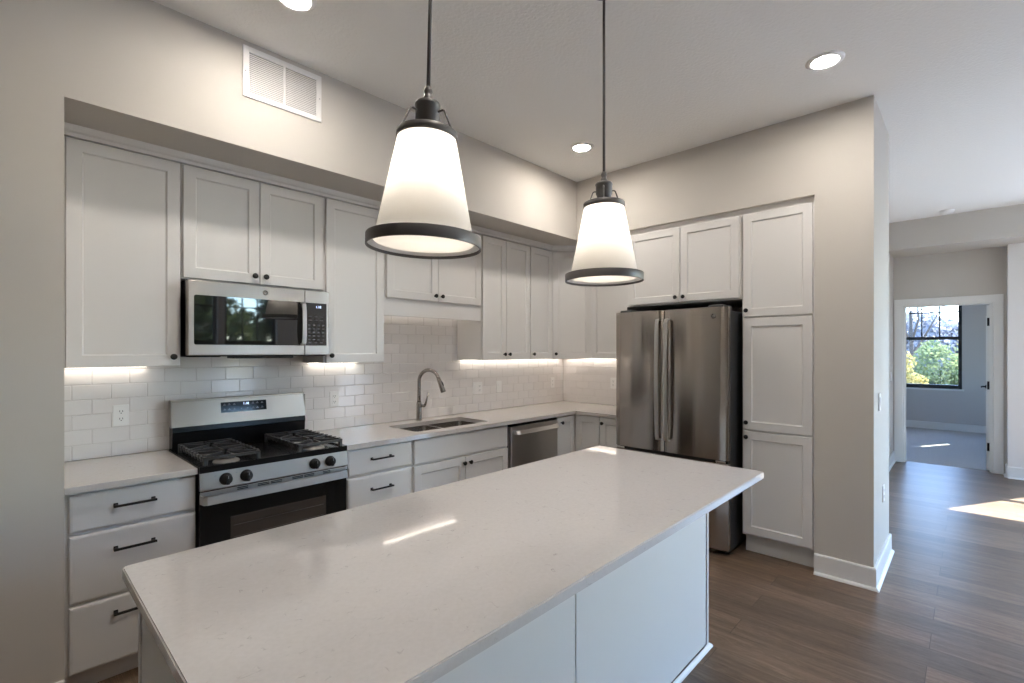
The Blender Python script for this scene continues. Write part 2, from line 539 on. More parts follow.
b = MB(); b.box(XL, XB + .1, 0.008, 0.15, 0, ZC); struct('wall_range', b, M['wall'])
b = MB(); b.box(XWEST - .15, XL, YS, 0.15, 0, ZC); struct('wall_left', b, M['wall'])
b = MB(); b.box(XL, XF, YS, 0.008, ZS, ZC); struct('wall_soffit_range', b, M['wall'])
b = MB(); b.box(XB + .008, 3.846, YP, 0.008, 0, ZC); struct('wall_refrigerator', b, M['wall'])
b = MB(); b.box(XF, XB + .008, YP, YS, ZS, ZC); b.box(XF, XB + .008, YS, 0.008, ZS, ZC); struct('wall_soffit_refrigerator', b, M['wall'])
b = MB(); b.box(XF, 3.846, YC, YP, 0, ZC); struct('wall_column', b, M['wall'])
b = MB(); b.box(3.846, XD, YP, YP + .15, 0, ZC); struct('wall_hall', b, M['wall'])
b = MB(); b.box(XHALL, XD + .13, -3.72, YP, 2.728, ZC); b.box(XHALL, 7.42, YSOUTH, -3.72, 2.728, ZC); struct('wall_hall_header', b, M['wall'])

def wall_x(mb, x0, x1, y0, y1, z0, z1, holes):
    """wall slab of constant x with rectangular holes (ya, yb, za, zb), ya<yb sorted"""
    holes = sorted(holes); y = y0
    for ya, yb, za, zb in holes:
        if ya > y: mb.box(x0, x1, y, ya, z0, z1)
        if za > z0: mb.box(x0, x1, ya, yb, z0, za)
        if zb < z1: mb.box(x0, x1, ya, yb, zb, z1)
        y = yb
    if y < y1: mb.box(x0, x1, y, y1, z0, z1)

def wall_y(mb, y0, y1, x0, x1, z0, z1, holes):
    holes = sorted(holes); x = x0
    for xa, xb, za, zb in holes:
        if xa > x: mb.box(x, xa, y0, y1, z0, z1)
        if za > z0: mb.box(xa, xb, y0, y1, z0, za)
        if zb < z1: mb.box(xa, xb, y0, y1, zb, z1)
        x = xb
    if x < x1: mb.box(x, x1, y0, y1, z0, z1)

DY0, DY1, DZ = -3.555, -2.702, 2.075     # bedroom door opening
b = MB(); wall_x(b, XD, XD + .12, -4.3, -1.4, 0, 2.9, [(DY0, DY1, 0, DZ)]); struct('wall_bedroom_door', b, M['wall'])
# the wall right of the hall, with the living room windows that throw the sun patch
EW = [(-6.0, -4.27, 0.45, 2.36)]
b = MB(); wall_x(b, 7.42, XD, YSOUTH - .15, -3.672, 0, ZC, EW); struct('wall_right', b, M['wall_white'])
SW = [(0.76, 1.70, 0.5, 2.5), (1.80, 2.60, 0.5, 2.5), (3.9, 4.85, 0.08, 2.85), (4.95, 5.9, 0.08, 2.85), (6.0, 6.95, 0.08, 2.85)]
b = MB(); wall_y(b, YSOUTH - .15, YSOUTH, XWEST - .15, 7.42, 0, ZC, SW); struct('wall_south', b, M['wall_white'])
b = MB(); b.box(XWEST - .15, XWEST, YSOUTH, YS, 0, ZC); struct('wall_west', b, M['wall'])
# bedroom walls
BW = [(-4.19, -4.065, 1.96, 2.70), (-3.242, -2.35, 0.772, 2.45)]
b = MB(); wall_x(b, XBED, XBED + .15, -4.3, -1.4, 0, 2.9, BW); struct('wall_bedroom_far', b, M['bed_wall'])
b = MB(); wall_y(b, -1.5, -1.4, XD + .12, XBED, 0, 2.9, [(8.3, 9.4, .9, 2.3)]); struct('wall_bedroom_left', b, M['bed_wall'])
b = MB(); b.box(XD + .12, XBED, -4.3, -4.2, 0, 2.9); struct('wall_bedroom_right', b, M['bed_wall'])

# baseboards
def base_run(mb, p0, p1, nrm, h=0.135, t=0.014, shoe=True):
    """baseboard with an eased top and a quarter round, along p0-p1, sticking out along nrm"""
    (x0, y0), (x1, y1) = p0, p1
    nx, ny = nrm
    prof = [(0, 0), (t + .016, 0), (t + .013, .009), (t + .006, .016), (t, .018), (t, h - .008), (t - .004, h), (0, h)] if shoe else \
           [(0, 0), (t, 0), (t, h - .008), (t - .004, h), (0, h)]
    A = [(x0 + nx * d, y0 + ny * d, z) for d, z in prof]
    B = [(x1 + nx * d, y1 + ny * d, z) for d, z in prof]
    mb.rings([A, B])
def base_loop(mb, pts, h=0.135, t=0.014):
    """mitred baseboard round convex corners: list of ((x, y), (nx, ny)) stations"""
    prof = [(0, 0), (t + .016, 0), (t + .013, .009), (t + .006, .016), (t, .018), (t, h - .008), (t - .004, h), (0, h)]
    mb.rings([[(x + nx * d, y + ny * d, z) for d, z in prof] for (x, y), (nx, ny) in pts])
b = MB(); base_loop(b, [((XF, YP), (-1, 0)), ((XF, YC), (-1, -1)), ((3.846, YC), (1, -1)), ((3.846, YP), (1, -1))]); struct('baseboard_column', b, M['trim'])
b = MB(); base_run(b, (3.9, YP), (XD, YP), (0, -1)); struct('baseboard_hall', b, M['trim'])
b = MB(); base_run(b, (7.42, -3.672), (7.42, YSOUTH), (-1, 0)); base_run(b, (XD, -3.672), (7.42, -3.672), (0, 1)); struct('baseboard_right', b, M['trim'])
b = MB(); base_run(b, (XBED, -4.2), (XBED, -1.5), (-1, 0), h=.14, shoe=False); struct('baseboard_bedroom', b, M['trim'])
b = MB(); base_run(b, (XWEST, YS), (XL, YS), (0, -1)); struct('baseboard_left', b, M['trim'])

# bedroom door: casing, jambs, leaf with lever and hinges
b = MB()
cw = 0.088
for ya, yb in ((DY1, DY1 + cw), (DY0 - cw, DY0)):
    b.box(XD - .018, XD, ya, yb, 0, DZ, .003)
b.box(XD - .018, XD, DY0 - cw, DY1 + cw, DZ, DZ + cw, .003)
for ya, yb in ((DY1 - .018, DY1), (DY0, DY0 + .018)):
    b.box(XD, XD + .12, ya, yb, 0, DZ)
b.box(XD, XD + .12, DY0, DY1, DZ - .018, DZ)
b.box(XD + .045, XD + .07, DY0 + .018, DY0 + .03, 0, DZ - .018)
b.box(XD + .045, XD + .07, DY1 - .03, DY1 - .018, 0, DZ - .018)
for ya, yb in ((DY1, DY1 + cw), (DY0 - cw, DY0)):
    b.box(XD + .12, XD + .138, ya, yb, 0, DZ + cw)
struct('trim_1', b, M['trim'])
door = bpy.data.objects.new('door_1', None); COL.objects.link(door)
door.location = (XD + .122, DY0 + .020, 0); door.rotation_euler = (0, 0, math.radians(-1.0)); door['kind'] = 'structure'
b = MB()
b.rings([[(x, y, z) for x, z in ((.004, .012), (.80, .012), (.80, 2.045), (.004, 2.045))] for y in (.001, .036)])
link('door_leaf', b, M['trim'], door, local=True)
for za, zb in ((.25, .95), (1.1, 1.92)):
    b = MB()
    b.shaker(.12, .69, za, zb, .035, t=-.004, rail=.02, dep=-.003)
    link('door_panel', b, M['trim'], door, local=True)
for z in (.295, 1.055, 1.84):
    b = MB(); b.box(-.004, .003, .000, .030, z - .05, z + .05, .001); b.box(-.075, -.002, -.003, .002, z - .05, z + .05, .001); b.cyl((-.004, .004, z - .052), (-.004, .004, z + .052), .008, n=12)
    link('hinge', b, M['black'], door, local=True)
b = MB(); b.lathe([(0, .0), (.027, .0), (.027, .008), (.012, .012), (.011, .05), (0, .05)], (.74, .036, 1.0), axis='Y', n=20)
b.box(.62, .75, .076, .091, .991, 1.009, .004)
link('door_handle', b, M['black'], door, local=True)

# ------------------------------------------------------------------ windows
def win_y(n, xa, xb, za, zb, y, into=-0.09):
    """double-hung window unit in the south wall: frame, sashes, grid in the top sash"""
    w = bpy.data.objects.new('window_%d' % n, None); COL.objects.link(w); w.location = ((xa + xb) / 2, y, za); w['kind'] = 'structure'
    b = MB(); yo = y + into; f = .05
    b.box(xa, xa + f, yo - .03, yo + .03, za, zb); b.box(xb - f, xb, yo - .03, yo + .03, za, zb)
    b.box(xa + f, xb - f, yo - .03, yo + .03, za, za + .07); b.box(xa + f, xb - f, yo - .03, yo + .03, zb - f, zb)
    zr = za + (zb - za) * .56
    b.box(xa + f, xb - f, yo - .025, yo + .025, zr - .03, zr + .03)
    for k in (1, 2):
        xm = xa + f + (xb - xa - 2 * f) * k / 3
        b.box(xm - .009, xm + .009, yo - .012, yo + .012, zr + .03, zb - f)
    zm = zb - f - (zb - f - zr) * .30
    b.box(xa + f, xb - f, yo - .011, yo + .011, zm - .009, zm + .009)
    link('window_frame', b, M['winframe'], w)
    b = MB(); b.box(xa + f - .005, xb - f + .005, yo - .003, yo + .003, za + .06, zb - f + .005); link('window_glass', b, M['pane'], w)
    b = MB(); b.box(xa - .02, xb + .02, y - .06, y + .03, za - .025, za + .002, .003); link('window_sill', b, M['trim'], w)
for i, (xa, xb, za, zb) in enumerate(SW):
    win_y(i + 2, xa, xb, za, zb, YSOUTH)

def win_x(n, ya, yb, za, zb, x, glass, muntins, zr, zm, f=.05, rail=.028):
    w = bpy.data.objects.new('window_%d' % n, None); COL.objects.link(w); w.location = (x, (ya + yb) / 2, za); w['kind'] = 'structure'
    b = MB(); xo = x + .03
    b.box(xo - .03, xo + .04, ya, ya + f, za, zb); b.box(xo - .03, xo + .04, yb - f, yb, za, zb)
    b.box(xo - .03, xo + .04, ya + f, yb - f, za, za + .075); b.box(xo - .03, xo + .04, ya + f, yb - f, zb - f, zb)
    b.box(xo - .02, xo + .03, ya + f, yb - f, zr - rail, zr + rail)
    for ym in muntins: b.box(xo - .008, xo + .018, ym - .011, ym + .011, zr + rail, zb - f)
    if zm: b.box(xo - .007, xo + .017, ya + f, yb - f, zm - .011, zm + .011)
    link('window_frame', b, M['winframe'], w)
    b = MB(); b.box(xo, xo + .005, ya + f - .005, yb - f + .005, za + .07, zb - f + .005); link('window_glass', b, glass, w)
    b = MB(); b.box(x - .022, x + .03, ya - .03, yb + .03, za - .03, za + .002, .003); link('window_sill', b, M['trim'], w)
win_x(1, -3.242, -2.35, 0.772, 2.45, XBED, M['pane_bed'], (-2.934, -2.678), 1.718, 2.205)
win_y(10, 8.3, 9.4, .9, 2.3, -1.5, .05)  # unseen side window, added to bring more daylight into the bedroom
b = MB(); b.box(XBED + .10, XBED + .105, -4.19, -4.065, 1.96, 2.70); struct('window_12', b, M['pane'])
win_x(9, -6.0, -4.27, 0.45, 2.36, 7.50, M['pane'], (), 1.45, None)

# ------------------------------------------------------------------ tiled backsplash
TP, TH, TG = 0.1577, 0.0782, 0.0022
def tile_field(name, u0, u1, z0, z1, place, off):
    """bevelled running-bond tiles on grout; place(u, d, z) -> point, d = distance out of the wall"""
    b = MB(); g = MB()
    c = [place(u, d, z) for u in (u0, u1) for d in (-.008, -.0025) for z in (z0, z1)]
    v = [g.bm.verts.new(p) for p in c]
    for f in ((0, 1, 3, 2), (4, 6, 7, 5), (0, 4, 5, 1), (2, 3, 7, 6), (0, 2, 6, 4), (1, 5, 7, 3)): g.bm.faces.new([v[i] for i in f])
    rnd = random.Random(name)
    r = 0; z = CZ
    while z < z1 - .01:
        zt = min(z + TH - TG, z1)
        u = u0 - TP + ((off + (r % 2) * TP / 2) % TP)
        while u < u1:
            a, e = max(u + TG / 2, u0), min(u + TP - TG / 2, u1)
            if e - a > .012 and zt - max(z, z0) > .008:
                zb = max(z, z0)
                t1, t2 = rnd.uniform(-.0003, .0003), rnd.uniform(-.00022, .00022)
                k = .0025
                def R(i, d, tilt): return [place(a + i, d + tilt * (-t1 - t2), zb + i), place(e - i, d + tilt * (t1 - t2), zb + i), place(e - i, d + tilt * (t1 + t2), zt - i), place(a + i, d + tilt * (-t1 + t2), zt - i)]
                b.rings([R(0, -.006, 0), R(0, -k, 0), R(k * .4, -k * .3, 1), R(k, 0, 1)], cap_first=False)
            u += TP
        z += TH; r += 1
    t = link(name, b, M['tile']); t['kind'] = 'structure'
    link('grout', g, M['grout'], t)
off_n = (-0.174 - (XL + .0005) - TP / 2) % TP
tile_field('wall_backsplash_range', XL + .0005, XB - .0005, CZ + .001, 1.855, lambda u, d, z: (u, -d, z), off_n)
tile_field('wall_backsplash_refrigerator', .0003, 1.17, CZ + .001, 1.42, lambda u, d, z: (XB - d, -u, z), .03)

# ------------------------------------------------------------------ cabinetry
def knob_mb(x, z, y):
    b = MB(); b.lathe([(0, 0), (.007, 0), (.006, -.012), (.009, -.016), (.0155, -.020), (.0155, -.026), (.011, -.030), (0, -.031)], (x, y, z), axis='Y', n=18)
    return b
def pull_mb(x, z, y, L=.155):
    b = MB()
    for s in (-1, 1):
        b.box(x + s * (L / 2 - .010) - .008, x + s * (L / 2 - .010) + .008, y - .004, y, z - .009, z + .009, .001)
        b.box(x + s * (L / 2 - .010) - .005, x + s * (L / 2 - .010) + .005, y - .030, y, z - .005, z + .005, .001)
    b.box(x - L / 2, x + L / 2, y - .034, y - .024, z - .005, z + .005, .0015)
    return b

def add_fronts(root, fronts):
    """fronts in the cabinet's own frame: (kind, x0, x1, z0, z1, hardware)"""
    for kind, x0, x1, z0, z1, hw in fronts:
        b = MB()
        if kind == 'door':
            b.shaker(x0, x1, z0, z1, -.001); nm = 'door'
        elif kind == 'drawer':
            b.slabfront(x0, x1, z0, z1, -.001); nm = 'drawer'
        else:
            b.slabfront(x0, x1, z0, z1, -.001); nm = 'false_front'
        o = link(nm, b, M['cab'], root, local=True)
        if hw:
            if hw[0] == 'knob': link('knob', knob_mb(hw[1], hw[2], -.021), M['black'], o, local=True)
            else: link('handle', pull_mb(hw[1], hw[2], -.021), M['black'], o, local=True)

def cabinet(name, label, cat, loc, rz, w, d, h, fronts, toe=0.0, group=None, extra=None, hollow=False):
    root = thing(name, label, cat, loc, rz, group)
    b = MB()
    if hollow:
        b.box(0, .018, 0, d, toe, h); b.box(w - .018, w, 0, d, toe, h); b.box(.018, w - .018, d - .012, d, toe, h)
        b.box(.018, w - .018, 0, d - .012, toe, toe + .018); b.box(.018, w - .018, 0, .018, toe + .018, h)
    else:
        b.box(0, w, 0, d, toe, h, .001)
    link('body', b, M['cab'], root, local=True)
    if toe:
        b = MB(); b.box(.0, w, .075, .09, 0, toe); link('toe_kick', b, M['cab'], root, local=True)
    add_fronts(root, fronts)
    if extra: extra(root)
    return root

UZ, UH = 1.402, 1.075       # wall cabinets: bottom, height
UG, BG = 'painted wall cabinets', 'painted base cabinets'
UD = .312
def upper(name, label, x0, x1, z0, fronts, extra=None):
    F = [(k, a - x0, c - x0, p - z0, q - z0, (h and (h[0], h[1] - x0, h[2] - z0))) for k, a, c, p, q, h in fronts]
    return cabinet(name, label, 'cabinet', (x0, -.32, z0), 0, x1 - x0, UD, UZ + UH - z0, F, group=UG, extra=extra)
ZT = 2.470
upper('wall_cabinet', 'tall single-door grey wall cabinet at the far left, left of the microwave', XL + .001, -.005, UZ, [('door', -.455, -.011, 1.404, ZT, ('knob', -.043, 1.452))])
upper('wall_cabinet', 'short two-door wall cabinet directly above the microwave', -.003, .770, 1.866, [('door', .003, .380, 1.872, ZT, ('knob', .351, 1.916)), ('door', .384, .763, 1.872, ZT, ('knob', .411, 1.916))])
upper('wall_cabinet', 'tall single-door wall cabinet between microwave and sink, partly behind the nearer pendant', .772, 1.216, UZ, [('door', .785, 1.207, 1.404, ZT, ('knob', .812, 1.452))])
def valance(root):
    b = MB(); b.box(0, 2.158 - 1.218, 0, .019, 1.738 - 1.860, 0, .0015); link('valance', b, M['cab'], root, local=True)
upper('wall_cabinet', 'short two-door wall cabinet with valance above the sink', 1.218, 2.158, 1.860, [('door', 1.232, 1.686, 1.866, ZT, ('knob', 1.655, 1.908)), ('door', 1.690, 2.146, 1.866, ZT, ('knob', 1.719, 1.908))], valance)
upper('wall_cabinet', 'tall two-door wall cabinet just right of the sink, above the double outlet', 2.160, 2.780, UZ, [('door', 2.166, 2.449, 1.404, ZT, ('knob', 2.420, 1.452)), ('door', 2.453, 2.775, 1.404, ZT, ('knob', 2.482, 1.452))])
upper('wall_cabinet', 'narrow single-door wall cabinet left of the diagonal corner cabinet', 2.782, 3.116, UZ, [('door', 2.786, 3.113, 1.404, ZT, ('knob', 2.815, 1.452))])
# diagonal corner wall cabinet
r = thing('corner_wall_cabinet', 'diagonal wall cabinet filling the corner, partly behind the farther pendant', 'cabinet', (3.131, -.327, UZ), -PI / 4, UG)
b = MB(); b.prism([(3.118, -.32), (3.118, -.009), (3.7176, -.009), (3.7176, -.609), (3.4066, -.609)], UZ, UZ + UH); link('body', b, M['cab'], r)
dw = math.hypot(.2886, .289)
add_fronts(r, [('door', .0, dw - .02, .002, ZT - UZ, ('knob', .03, .05))])
# wall cabinet on the refrigerator side
cabinet('wall_cabinet', 'single-door wall cabinet between the corner cabinet and the refrigerator', 'cabinet', (XB - .32, -.611, UZ), -PI / 2, .566, UD, UH,
        [('door', .006, .56, .002, ZT - UZ, ('knob', .53, .05))], group=UG)

# base cabinets
def base(name, label, x0, x1, fronts):
    F = [(k, a - x0, c - x0, p, q, (h and (h[0], h[1] - x0, h[2]))) for k, a, c, p, q, h in fronts]
    return cabinet(name, label, 'cabinet', (x0, -.60, 0), 0, x1 - x0, .592, .882, F, toe=.105, group=BG, hollow=name == 'sink_cabinet')
DR = lambda a, c, pc: [('drawer', a, c, .712, .872, ('pull', pc, .802)), ('drawer', a, c, .412, .698, ('pull', pc, .612)), ('drawer', a, c, .115, .398, ('pull', pc, .33))]
base('drawer_cabinet', 'three-drawer base cabinet left of the range', XL + .001, -.004, DR(-.463, -.007, -.243))
base('drawer_cabinet', 'drawer base cabinet between the range and the sink base', .767, 1.258, DR(.785, 1.250, 1.013))
base('sink_cabinet', 'wide sink base cabinet with false front and two doors', 1.260, 2.190, [('false', 1.269, 2.182, .704, .873, None), ('door', 1.269, 1.724, .115, .692, ('knob', 1.706, .648)), ('door', 1.729, 2.182, .115, .692, ('knob', 1.766, .648))])
r = thing('corner_base_cabinet', 'corner base cabinet with two doors meeting at the inner corner', 'cabinet', (2.822, -.60, 0), 0, BG)
b = MB(); b.prism([(2.822, -.60), (2.822, -.008), (XB, -.008), (XB, -.892), (3.127, -.892), (3.127, -.60)], .105, .882); link('body', b, M['cab'], r)
b = MB(); b.prism([(2.822, -.525), (2.822, -.51), (3.217, -.51), (3.217, -.892), (3.202, -.892), (3.202, -.525)], 0, .105); link('toe_kick', b, M['cab'], r)
add_fronts(r, [('door', 2.832 - 2.822, 3.102 - 2.822, .115, .873, ('knob', .066, .82))])
# second leaf of the pair, facing the room's left
b = MB(); b.shaker(.0, .258, .115, .873, -.001)
o = link('door', b, M['cab'], r, local=True); o.location = (3.127 - 2.822, -.628 + .60, 0); o.rotation_euler = (0, 0, -PI / 2)
cabinet('base_cabinet', 'single-door base cabinet beside the refrigerator', 'cabinet', (3.127, -.894, 0), -PI / 2, .276, .598, .882, [('door', .006, .268, .115, .873, ('knob', .036, .823))], toe=.105, group=BG)

# cabinet over the refrigerator, with its full-height side panel
b = MB(); b.box(3.09, 3.733, -1.1885, -1.1765, 0, UZ + UH, .001)
solo('end_panel', b, M['cab'], (3.4, -1.182, 0), 'tall cabinet end panel standing between the counter end and the refrigerator', 'panel')
cabinet('refrigerator_cabinet', 'two-door cabinet above the refrigerator', 'cabinet', (3.088, -1.189, 1.862), -PI / 2, .951, .63, UZ + UH - 1.862,
        [('door', .025, .483, .012, .610, ('knob', .453, .05)), ('door', .488, .933, .012, .610, ('knob', .518, .05))], group=UG)
cabinet('pantry_cabinet', 'tall three-door pantry cabinet right of the refrigerator', 'cabinet', (3.088, -2.142, 0), -PI / 2, .458, .63, UZ + UH,
        [('door', .010, .449, 1.730, ZT + .004, ('knob', .036, 1.775)), ('door', .010, .449, .912, 1.718, ('knob', .036, .965)), ('door', .010, .449, .158, .900, ('knob', .036, .86))], toe=.14)

# crown along the wall cabinets, filler strip over the deep cabinets
b = MB()
cp = [(.0, 2.4775), (.022, 2.4775), (.024, 2.492), (.034, 2.500), (.040, 2.512), (.044, 2.526), (.0, 2.526)]
S2 = math.tan(PI / 8)
st = [((XL + .001, -.32), (0, -1)), ((3.118, -.32), (-S2, -1)), ((3.4066, -.609), (-1, -S2)), ((3.4066, -1.176), (-1, 0))]
b.rings([[(x + nx * d, y + ny * d, z) for d, z in cp] for (x, y), (nx, ny) in st])
struct('trim_2', b, M['cab'])
b = MB(); b.box(3.115, 3.135, -2.600, -1.182, 2.4775, ZS); struct('trim_3', b, M['cab'])

# countertops
b = MB()
b.box(XL + .001, -.003, -.643, -.001, .884, CZ, .003)
solo('countertop', b, M['quartz'], (-.24, -.32, .884), 'short quartz countertop on the drawer cabinet left of the range', 'countertop', 'quartz countertops')
def rrect(x0, x1, y0, y1, r, n=6):
    P = []
    for cx, cy_, a0 in ((x1 - r, y1 - r, 0), (x0 + r, y1 - r, 90), (x0 + r, y0 + r, 180), (x1 - r, y0 + r, 270)):
        for k in range(n + 1):
            a = math.radians(a0 + 90 * k / n); P.append((cx + r * math.cos(a), cy_ + r * math.sin(a)))
    return P
SX0, SX1, SY0, SY1 = 1.340, 2.053, -.540, -.170
b = MB()
outer = [(.766, -.643), (3.083, -.643), (3.083, -1.174), (XB - .001, -1.174), (XB - .001, -.001), (.766, -.001)]
b.slab_holes(outer, [rrect(SX0, SX1, SY0, SY1, .032)[::-1]], .884, CZ)
solo('countertop', b, M['quartz'], (1.9, -.32, .884), 'L-shaped quartz countertop running from the range past the sink to the refrigerator', 'countertop', 'quartz countertops')

# ------------------------------------------------------------------ sink and faucet
r = thing('kitchen_sink', 'undermount double-bowl stainless sink set into the countertop', 'sink', (1.695, -.355, .69))
for x0, x1 in ((SX0 + .0, 1.685), (1.705, SX1)):
    b = MB()
    L_ = [rrect(x0 + i, x1 - i, SY0 + i, SY1 - i, rr) for i, rr in ((0, .031), (.006, .034), (.02, .040), (.05, .045))]
    Z_ = [.883, .75, .71, .70]
    b.rings([[(x, y, z) for x, y in l] for l, z in zip(L_, Z_)], cap_first=False)
    for f in b.bm.faces: f.smooth = len(f.verts) == 4
    o = link('bowl', b, M['sinksteel'], r)
    b = MB(); b.lathe([(.042, .7035), (.040, .7045), (.026, .7025), (.012, .7025), (.012, .708), (0, .708)], ((x0 + x1) / 2, -.355, 0), n=20); link('drain', b, M['chrome'], o)
b = MB()
b.slab_holes(rrect(SX0 - .02, SX1 + .02, SY0 - .02, SY1 + .02, .08), [rrect(SX0, 1.685, SY0, SY1, .031)[::-1], rrect(1.705, SX1, SY0, SY1, .031)[::-1]], .8805, .8835)
link('flange', b, M['sinksteel'], r)

r = thing('kitchen_faucet', 'brushed nickel gooseneck pull-down faucet behind the sink', 'faucet', (1.690, -.085, CZ))
b = MB(); b.lathe([(0, 0), (.027, 0), (.027, .004), (.0245, .010), (.0225, .030), (.0215, .135), (.019, .150), (0, .150)], (1.690, -.085, CZ), n=24); link('body', b, M['nickel'], r)
ang = math.radians(-72)     # the spout swings slightly right of straight out
ux, uy = math.cos(ang), math.sin(ang)
pts = [(1.690, -.085, CZ + .145)]
H0, R_ = CZ + .315, .098
pts += [(1.690, -.085, CZ + .22), (1.690, -.085, H0)]
for k in range(1, 15):
    a = math.radians(162 * k / 14)
    d = R_ - R_ * math.cos(a); pts.append((1.690 + ux * d, -.085 + uy * d, H0 + R_ * math.sin(a)))
e = Vector(pts[-1]) - Vector(pts[-2]); e.normalize()
b = MB(); b.tube(pts, [.0165, .0152] + [.0145] * (len(pts) - 2), n=16); link('spout', b, M['nickel'], r)
p = Vector(pts[-1])
b = MB(); b.tube([p, p + e * .02, p + e * .110, p + e * .116], [.0155, .0175, .0215, .019], n=18); o = link('spray_head', b, M['nickel'], r)
b = MB(); q = p + e * .045; s = Vector((ux, uy, 0)); fx = s - e * s.dot(e); fx.normalize(); b.tube([q + fx * .014 - e * .02, q + fx * .019, q + fx * .020 + e * .025], [.005, .007, .005], n=8); link('spray_button', b, M['black'], o)
b = MB(); hx = Vector((.8, -.6, 0)); c0 = Vector((1.690, -.085, CZ + .118))
b.tube([c0 + hx * .015, c0 + hx * .048], .0125, n=14)
b.tube([c0 + hx * .044, c0 + hx * .054 + Vector((0, 0, .022)), c0 + hx * .064 + Vector((0, 0, .06)), c0 + hx * .076 + Vector((0, 0, .108))], [.0115, .0085, .0062, .0058], n=12)
link('lever', b, M['nickel'], r)

# ------------------------------------------------------------------ island
IX0, IX1, IY0, IY1 = -.438, 1.815, -2.656, -1.735
r = thing('kitchen_island', 'painted island base panelled on the seating side under the quartz top', 'island', (.69, -2.08, 0))
CX0, CX1, CY0, CY1 = -.403, 1.785, -2.388, -1.765
b = MB(); b.box(CX0 + .006, CX1 - .006, CY0, CY1 - .075, 0, .883); b.box(CX0 + .006, CX1 - .006, CY1 - .075, CY1, .105, .883); link('body', b, M['cab'], r)
b = MB(); b.box(CX0, .663, CY0 - .012, CY0, .02, .883, .002); link('back_panel', b, M['cab'], r)
b = MB(); b.box(.669, CX1 - .022, CY0 - .012, CY0, .02, .883, .002); link('back_panel', b, M['cab'], r)
b = MB(); b.box(CX1 - .019, CX1, CY0 - .017, CY0 + .02, 0, .883, .002); link('corner_trim', b, M['cab'], r)
for xs, xe in ((CX0, CX0 + .006), (CX1 - .006, CX1)):
    b = MB(); b.box(xs, xe, CY0 + .001, CY1 - .018, .02, .883, .001); link('end_panel', b, M['cab'], r)
b = MB(); b.box(CX0 - .004, CX0 + .015, CY1 - .016, CY1 + .002, .0, .883, .002); link('corner_trim', b, M['cab'], r)
b = MB()
prof = [(0, 0), (.016, 0), (.013, .009), (.006, .016), (0, .018)]
yb = CY0 - .012
b.rings([[(x + nx * d, y + ny * d, z) for d, z in prof] for (x, y), (nx, ny) in (((CX0, CY1 - .08), (-1, 0)), ((CX0, yb), (-1, -1)), ((CX1, yb - .005), (1, -1)), ((CX1, CY1 - .08), (1, 0)))])
link('shoe_molding', b, M['trim'], r)
# doors and drawers on the range side
n = 4; wd = (CX1 - CX0 - .03) / n
isl = bpy.data.objects.new('front', None)
for k in range(n):
    x0 = CX0 + .015 + k * wd
    for kind, za, zb in (('drawer', .712, .872), ('door', .115, .698)):
        b = MB()
        (b.slabfront if kind == 'drawer' else b.shaker)(x0 + .004, x0 + wd - .004, za, zb, -.001)
        me = link(kind, b, M['cab'], r, local=True)
        me.data.transform(Matrix.Translation((-.69 + CX0 + CX1, CY1 + 2.08, 0)) @ Matrix.Rotation(PI, 4, 'Z'))
        b = MB()
        if kind == 'drawer': b = pull_mb(x0 + wd / 2, .80, -.021)
        else: b = knob_mb(x0 + (wd - .04 if k % 2 == 0 else .04), .65, -.021)
        hd = link('handle' if kind == 'drawer' else 'knob', b, M['black'], me, local=True)
        hd.data.transform(Matrix.Translation((-.69 + CX0 + CX1, CY1 + 2.08, 0)) @ Matrix.Rotation(PI, 4, 'Z'))
bpy.data.objects.remove(isl)
b = MB()
t = bmesh.new()
P = rrect(IX0, IX1, IY0, IY1, .014, 4)
A = [t.verts.new((x, y, .884)) for x, y in P]; B = [t.verts.new((x, y, CZ)) for x, y in P]
t.faces.new(A[::-1]); t.faces.new(B)
for i in range(len(P)): t.faces.new((A[i], A[(i + 1) % len(P)], B[(i + 1) % len(P)], B[i]))
bmesh.ops.bevel(t, geom=[e_ for e_ in t.edges if abs(e_.verts[0].co.z - e_.verts[1].co.z) < 1e-5], offset=.003, segments=2, affect='EDGES')
b.add(t)
solo('island_countertop', b, M['quartz'], (.69, -2.19, .884), 'large quartz slab with fine grey veins on top of the island', 'countertop', 'quartz countertops')

# ------------------------------------------------------------------ range
r = thing('gas_range', 'freestanding stainless and black gas range with four knobs', 'range', (.381, -.33, 0))
b = MB(); b.box(.003, .759, -.63, -.012, .03, .905); 
for x in (.04, .72):
    for y in (-.58, -.08): b.cyl((x, y, 0), (x, y, .03), .018, n=12)
link('body', b, M['enamel'], r)
b = MB()
b.rings([[(x, y, z) for x, y in rrect(.0, .762, -.664, -.02, .008)] for z in (.888, .918)] + [[(x, y, .918) for x, y in rrect(.018, .744, -.645, -.085, .02)], [(x, y, .909) for x, y in rrect(.030, .732, -.633, -.095, .02)]])
ck = link('cooktop', b, M['enamel'], r)
